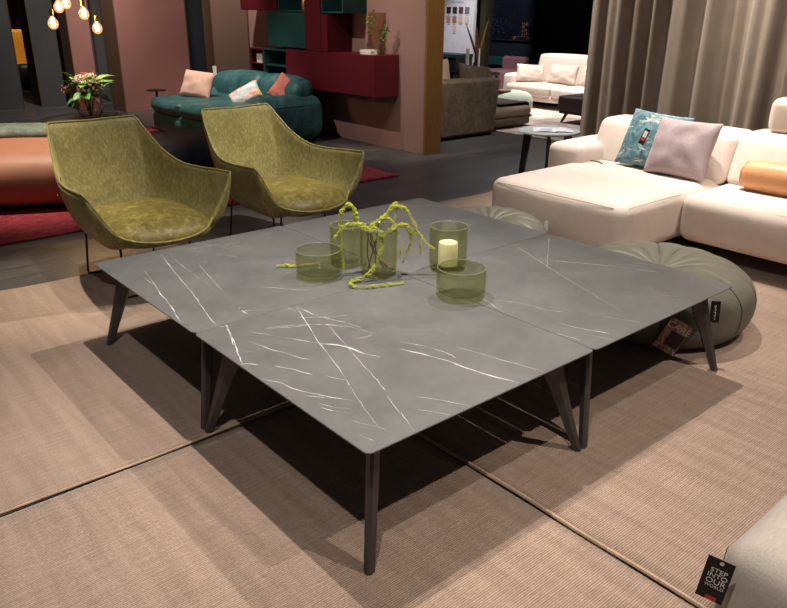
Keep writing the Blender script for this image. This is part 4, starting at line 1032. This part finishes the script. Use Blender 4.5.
b = MB(); b.box(-.03,.0,-.56,.56,-.02,0); b.box(-.03,0,-.56,.56,1.5,1.52); b.box(-.03,0,-.56,-.54,0,1.5); b.box(-.03,0,.54,.56,0,1.5); b.build('frame', M['wallnavy'], pc, smooth=False)
rn = random.Random(2)
b = MB()
for i in range(46):
    y = -.46+rn.random()*.22 if i < 36 else -.2+rn.random()*.2; z = .02+rn.random()*(.30 if i < 36 else .05); b.box(-.0215,-.0201,y-.008,y+.008,z-.008,z+.008)
tag(b.build('printed_lights', plain('amber print', (.26,.12,.03,1), .5), pc, smooth=False), kind='stuff')

# ------------------------------------------------------------------ lamps, all out of view; several are added washes
def spot(name, loc, target, watts, deg, blend=.5, col=(1,.84,.68), rad=.035):
    L = bpy.data.lights.new(name, 'SPOT'); L.energy = watts; L.spot_size = R(deg); L.spot_blend = blend; L.color = col; L.shadow_soft_size = rad
    o = bpy.data.objects.new(name, L); COL.objects.link(o); o.location = loc
    o.rotation_euler = (Vector(target)-Vector(loc)).to_track_quat('-Z', 'Y').to_euler(); return o
H = 3.5
W1 = (1,.90,.80)
spot('unseen_spot', (1.38,.115,H), (-.25,-.25,.2), 450, 90, .8, W1)
spot('unseen_spot', (-.38,.30,H), (-.62,.0,.2), 560, 60, 1.0, W1)
spot('unseen_spot', (-2.0,-1.92,H), (-.1,-.6,0), 225, 75, .8, W1)
spot('unseen_spot', (-1.04,1.9,H), (-1.0,1.93,0), 560, 30, .9, (1,.88,.70))
spot('unseen_spot', (.75,.75,H), (.48,1.9,.6), 680, 26, .8, (1,.93,.78))
spot('unseen_spot', (-.5,.7,H), (-.5,1.85,.6), 230, 30, .8, (1,.92,.76))
spot('unseen_spot', (2.45,.45,H), (2.40,.45,.3), 500, 52, .8, (1,.91,.83))
spot('unseen_spot', (2.2,-1.4,H), (2.4,-.9,.3), 300, 52, .8, (1,.88,.75))
spot('unseen_spot', (.55,-2.6,H), (.2,-1.7,0), 270, 70, .8, (1,.87,.74))
spot('unseen_spot', (-.75,3.6,H), (-.35,4.2,.3), 620, 44, .9, (1,.87,.72))
spot('unseen_spot', (.25,4.6,H), (.42,5.0,.7), 380, 16, .8, (1,.95,.86))
spot('unseen_spot', (1.7,5.6,H), (2.35,6.1,.4), 520, 46, .9, (1,.92,.82))
spot('unseen_spot', (.6,4.35,H), (3.5,4.9,.7), 230, 50, .8, (1,.86,.76))
spot('unseen_spot', (2.2,4.4,H), (3.5,4.2,.9), 110, 46, .9, (1,.86,.76))
spot('unseen_spot', (2.7,3.0,H), (2.7,2.9,0), 105, 85, .9, (.90,.94,1))  # added cool wash to lift the back floor
spot('unseen_spot', (4.8,2.9,H), (4.9,3.0,0), 130, 75, .9, (.80,.90,1))  # second cool wash, added for the floor behind the sofa
spot('unseen_spot', (1.4,6.9,H), (2.7,9.0,.6), 420, 60, .9, (1,.84,.74))  # added wash brightening the rose partitions
spot('unseen_spot', (1.5,8.0,H), (1.5,10.3,.6), 330, 75, .9, (1,.93,.86))  # added to brighten the far charcoal partitions
spot('unseen_spot', (2.5,6.2,H), (3.2,7.3,.9), 420, 50, .9, (1,.84,.72))  # added wash on the taupe partition
spot('unseen_spot', (3.1,8.4,H), (3.6,10.4,.9), 160, 50, .9, (.85,.95,1))  # added to lift the strip of far wall between partitions
spot('unseen_spot', (7.2,5.3,H), (8.0,5.4,.3), 900, 55, .8, (1,.92,.84))
spot('unseen_spot', (6.3,5.0,H), (6.6,4.8,.2), 480, 45, .8, (1,.94,.88))
spot('unseen_spot', (4.6,2.9,H), (4.8,4.4,.5), 220, 50, .8, (1,.88,.74))
spot('unseen_spot', (6.3,6.4,H), (7.6,7.2,1.0), 420, 50, .8, (.98,.96,1))
spot('unseen_spot', (7.9,7.6,H), (10.0,7.9,1.0), 420, 70, .8, (.8,.9,1))  # added so the end wall and its picture show
spot('unseen_spot', (3.0,2.6,H), (4.02,1.2,1.0), 520, 80, .9, (1,.90,.77))  # added wash on the left part of the curtain
spot('unseen_spot', (2.9,.6,H), (4.02,-.5,1.0), 560, 80, .9, (1,.90,.77))  # added wash on the right part of the curtain
spot('unseen_spot', (2.9,2.6,H), (3.25,1.8,.5), 170, 24, .8, (.95,.97,1))  # added to brighten the slate table top
spot('unseen_spot', (2.9,2.2,H), (3.6,3.8,1.0), 220, 36, .8, (1,.84,.6))
spot('unseen_spot', (1.3,13.2,H), (2.4,14.4,.6), 400, 60, .8, (1,.88,.7))  # added to lighten what shows through the partition gap

# ------------------------------------------------------------------ dim hall, camera
w = bpy.data.worlds.new('hall'); S.world = w; w.use_nodes = True
w.node_tree.nodes['Background'].inputs[0].default_value = (.95,.94,1,1); w.node_tree.nodes['Background'].inputs[1].default_value = .036
cam = bpy.data.cameras.new('camera'); cam.sensor_width = 36; cam.lens = 733.14/787*36; cam.clip_end = 100
co = bpy.data.objects.new('camera', cam); COL.objects.link(co); S.camera = co
yaw, pitch, roll = .708115, .383336, .008689
fw = Vector((math.sin(yaw)*math.cos(pitch), math.cos(yaw)*math.cos(pitch), -math.sin(pitch))); rt_ = Vector((math.cos(yaw), -math.sin(yaw), 0)); up = rt_.cross(fw)
r2 = rt_*math.cos(roll)+up*math.sin(roll); u2 = -rt_*math.sin(roll)+up*math.cos(roll)
co.matrix_world = Matrix(((r2.x,u2.x,-fw.x,-2.00918),(r2.y,u2.y,-fw.y,-2.27698),(r2.z,u2.z,-fw.z,1.48497),(0,0,0,1)))
vs_ = S.view_settings; vs_.view_transform = 'Standard'; vs_.look = 'None'; vs_.gamma = 1; vs_.exposure = .1; vs_.use_curve_mapping = False
S.cycles.max_bounces = 10; S.cycles.transparent_max_bounces = 24; S.cycles.use_denoising = True
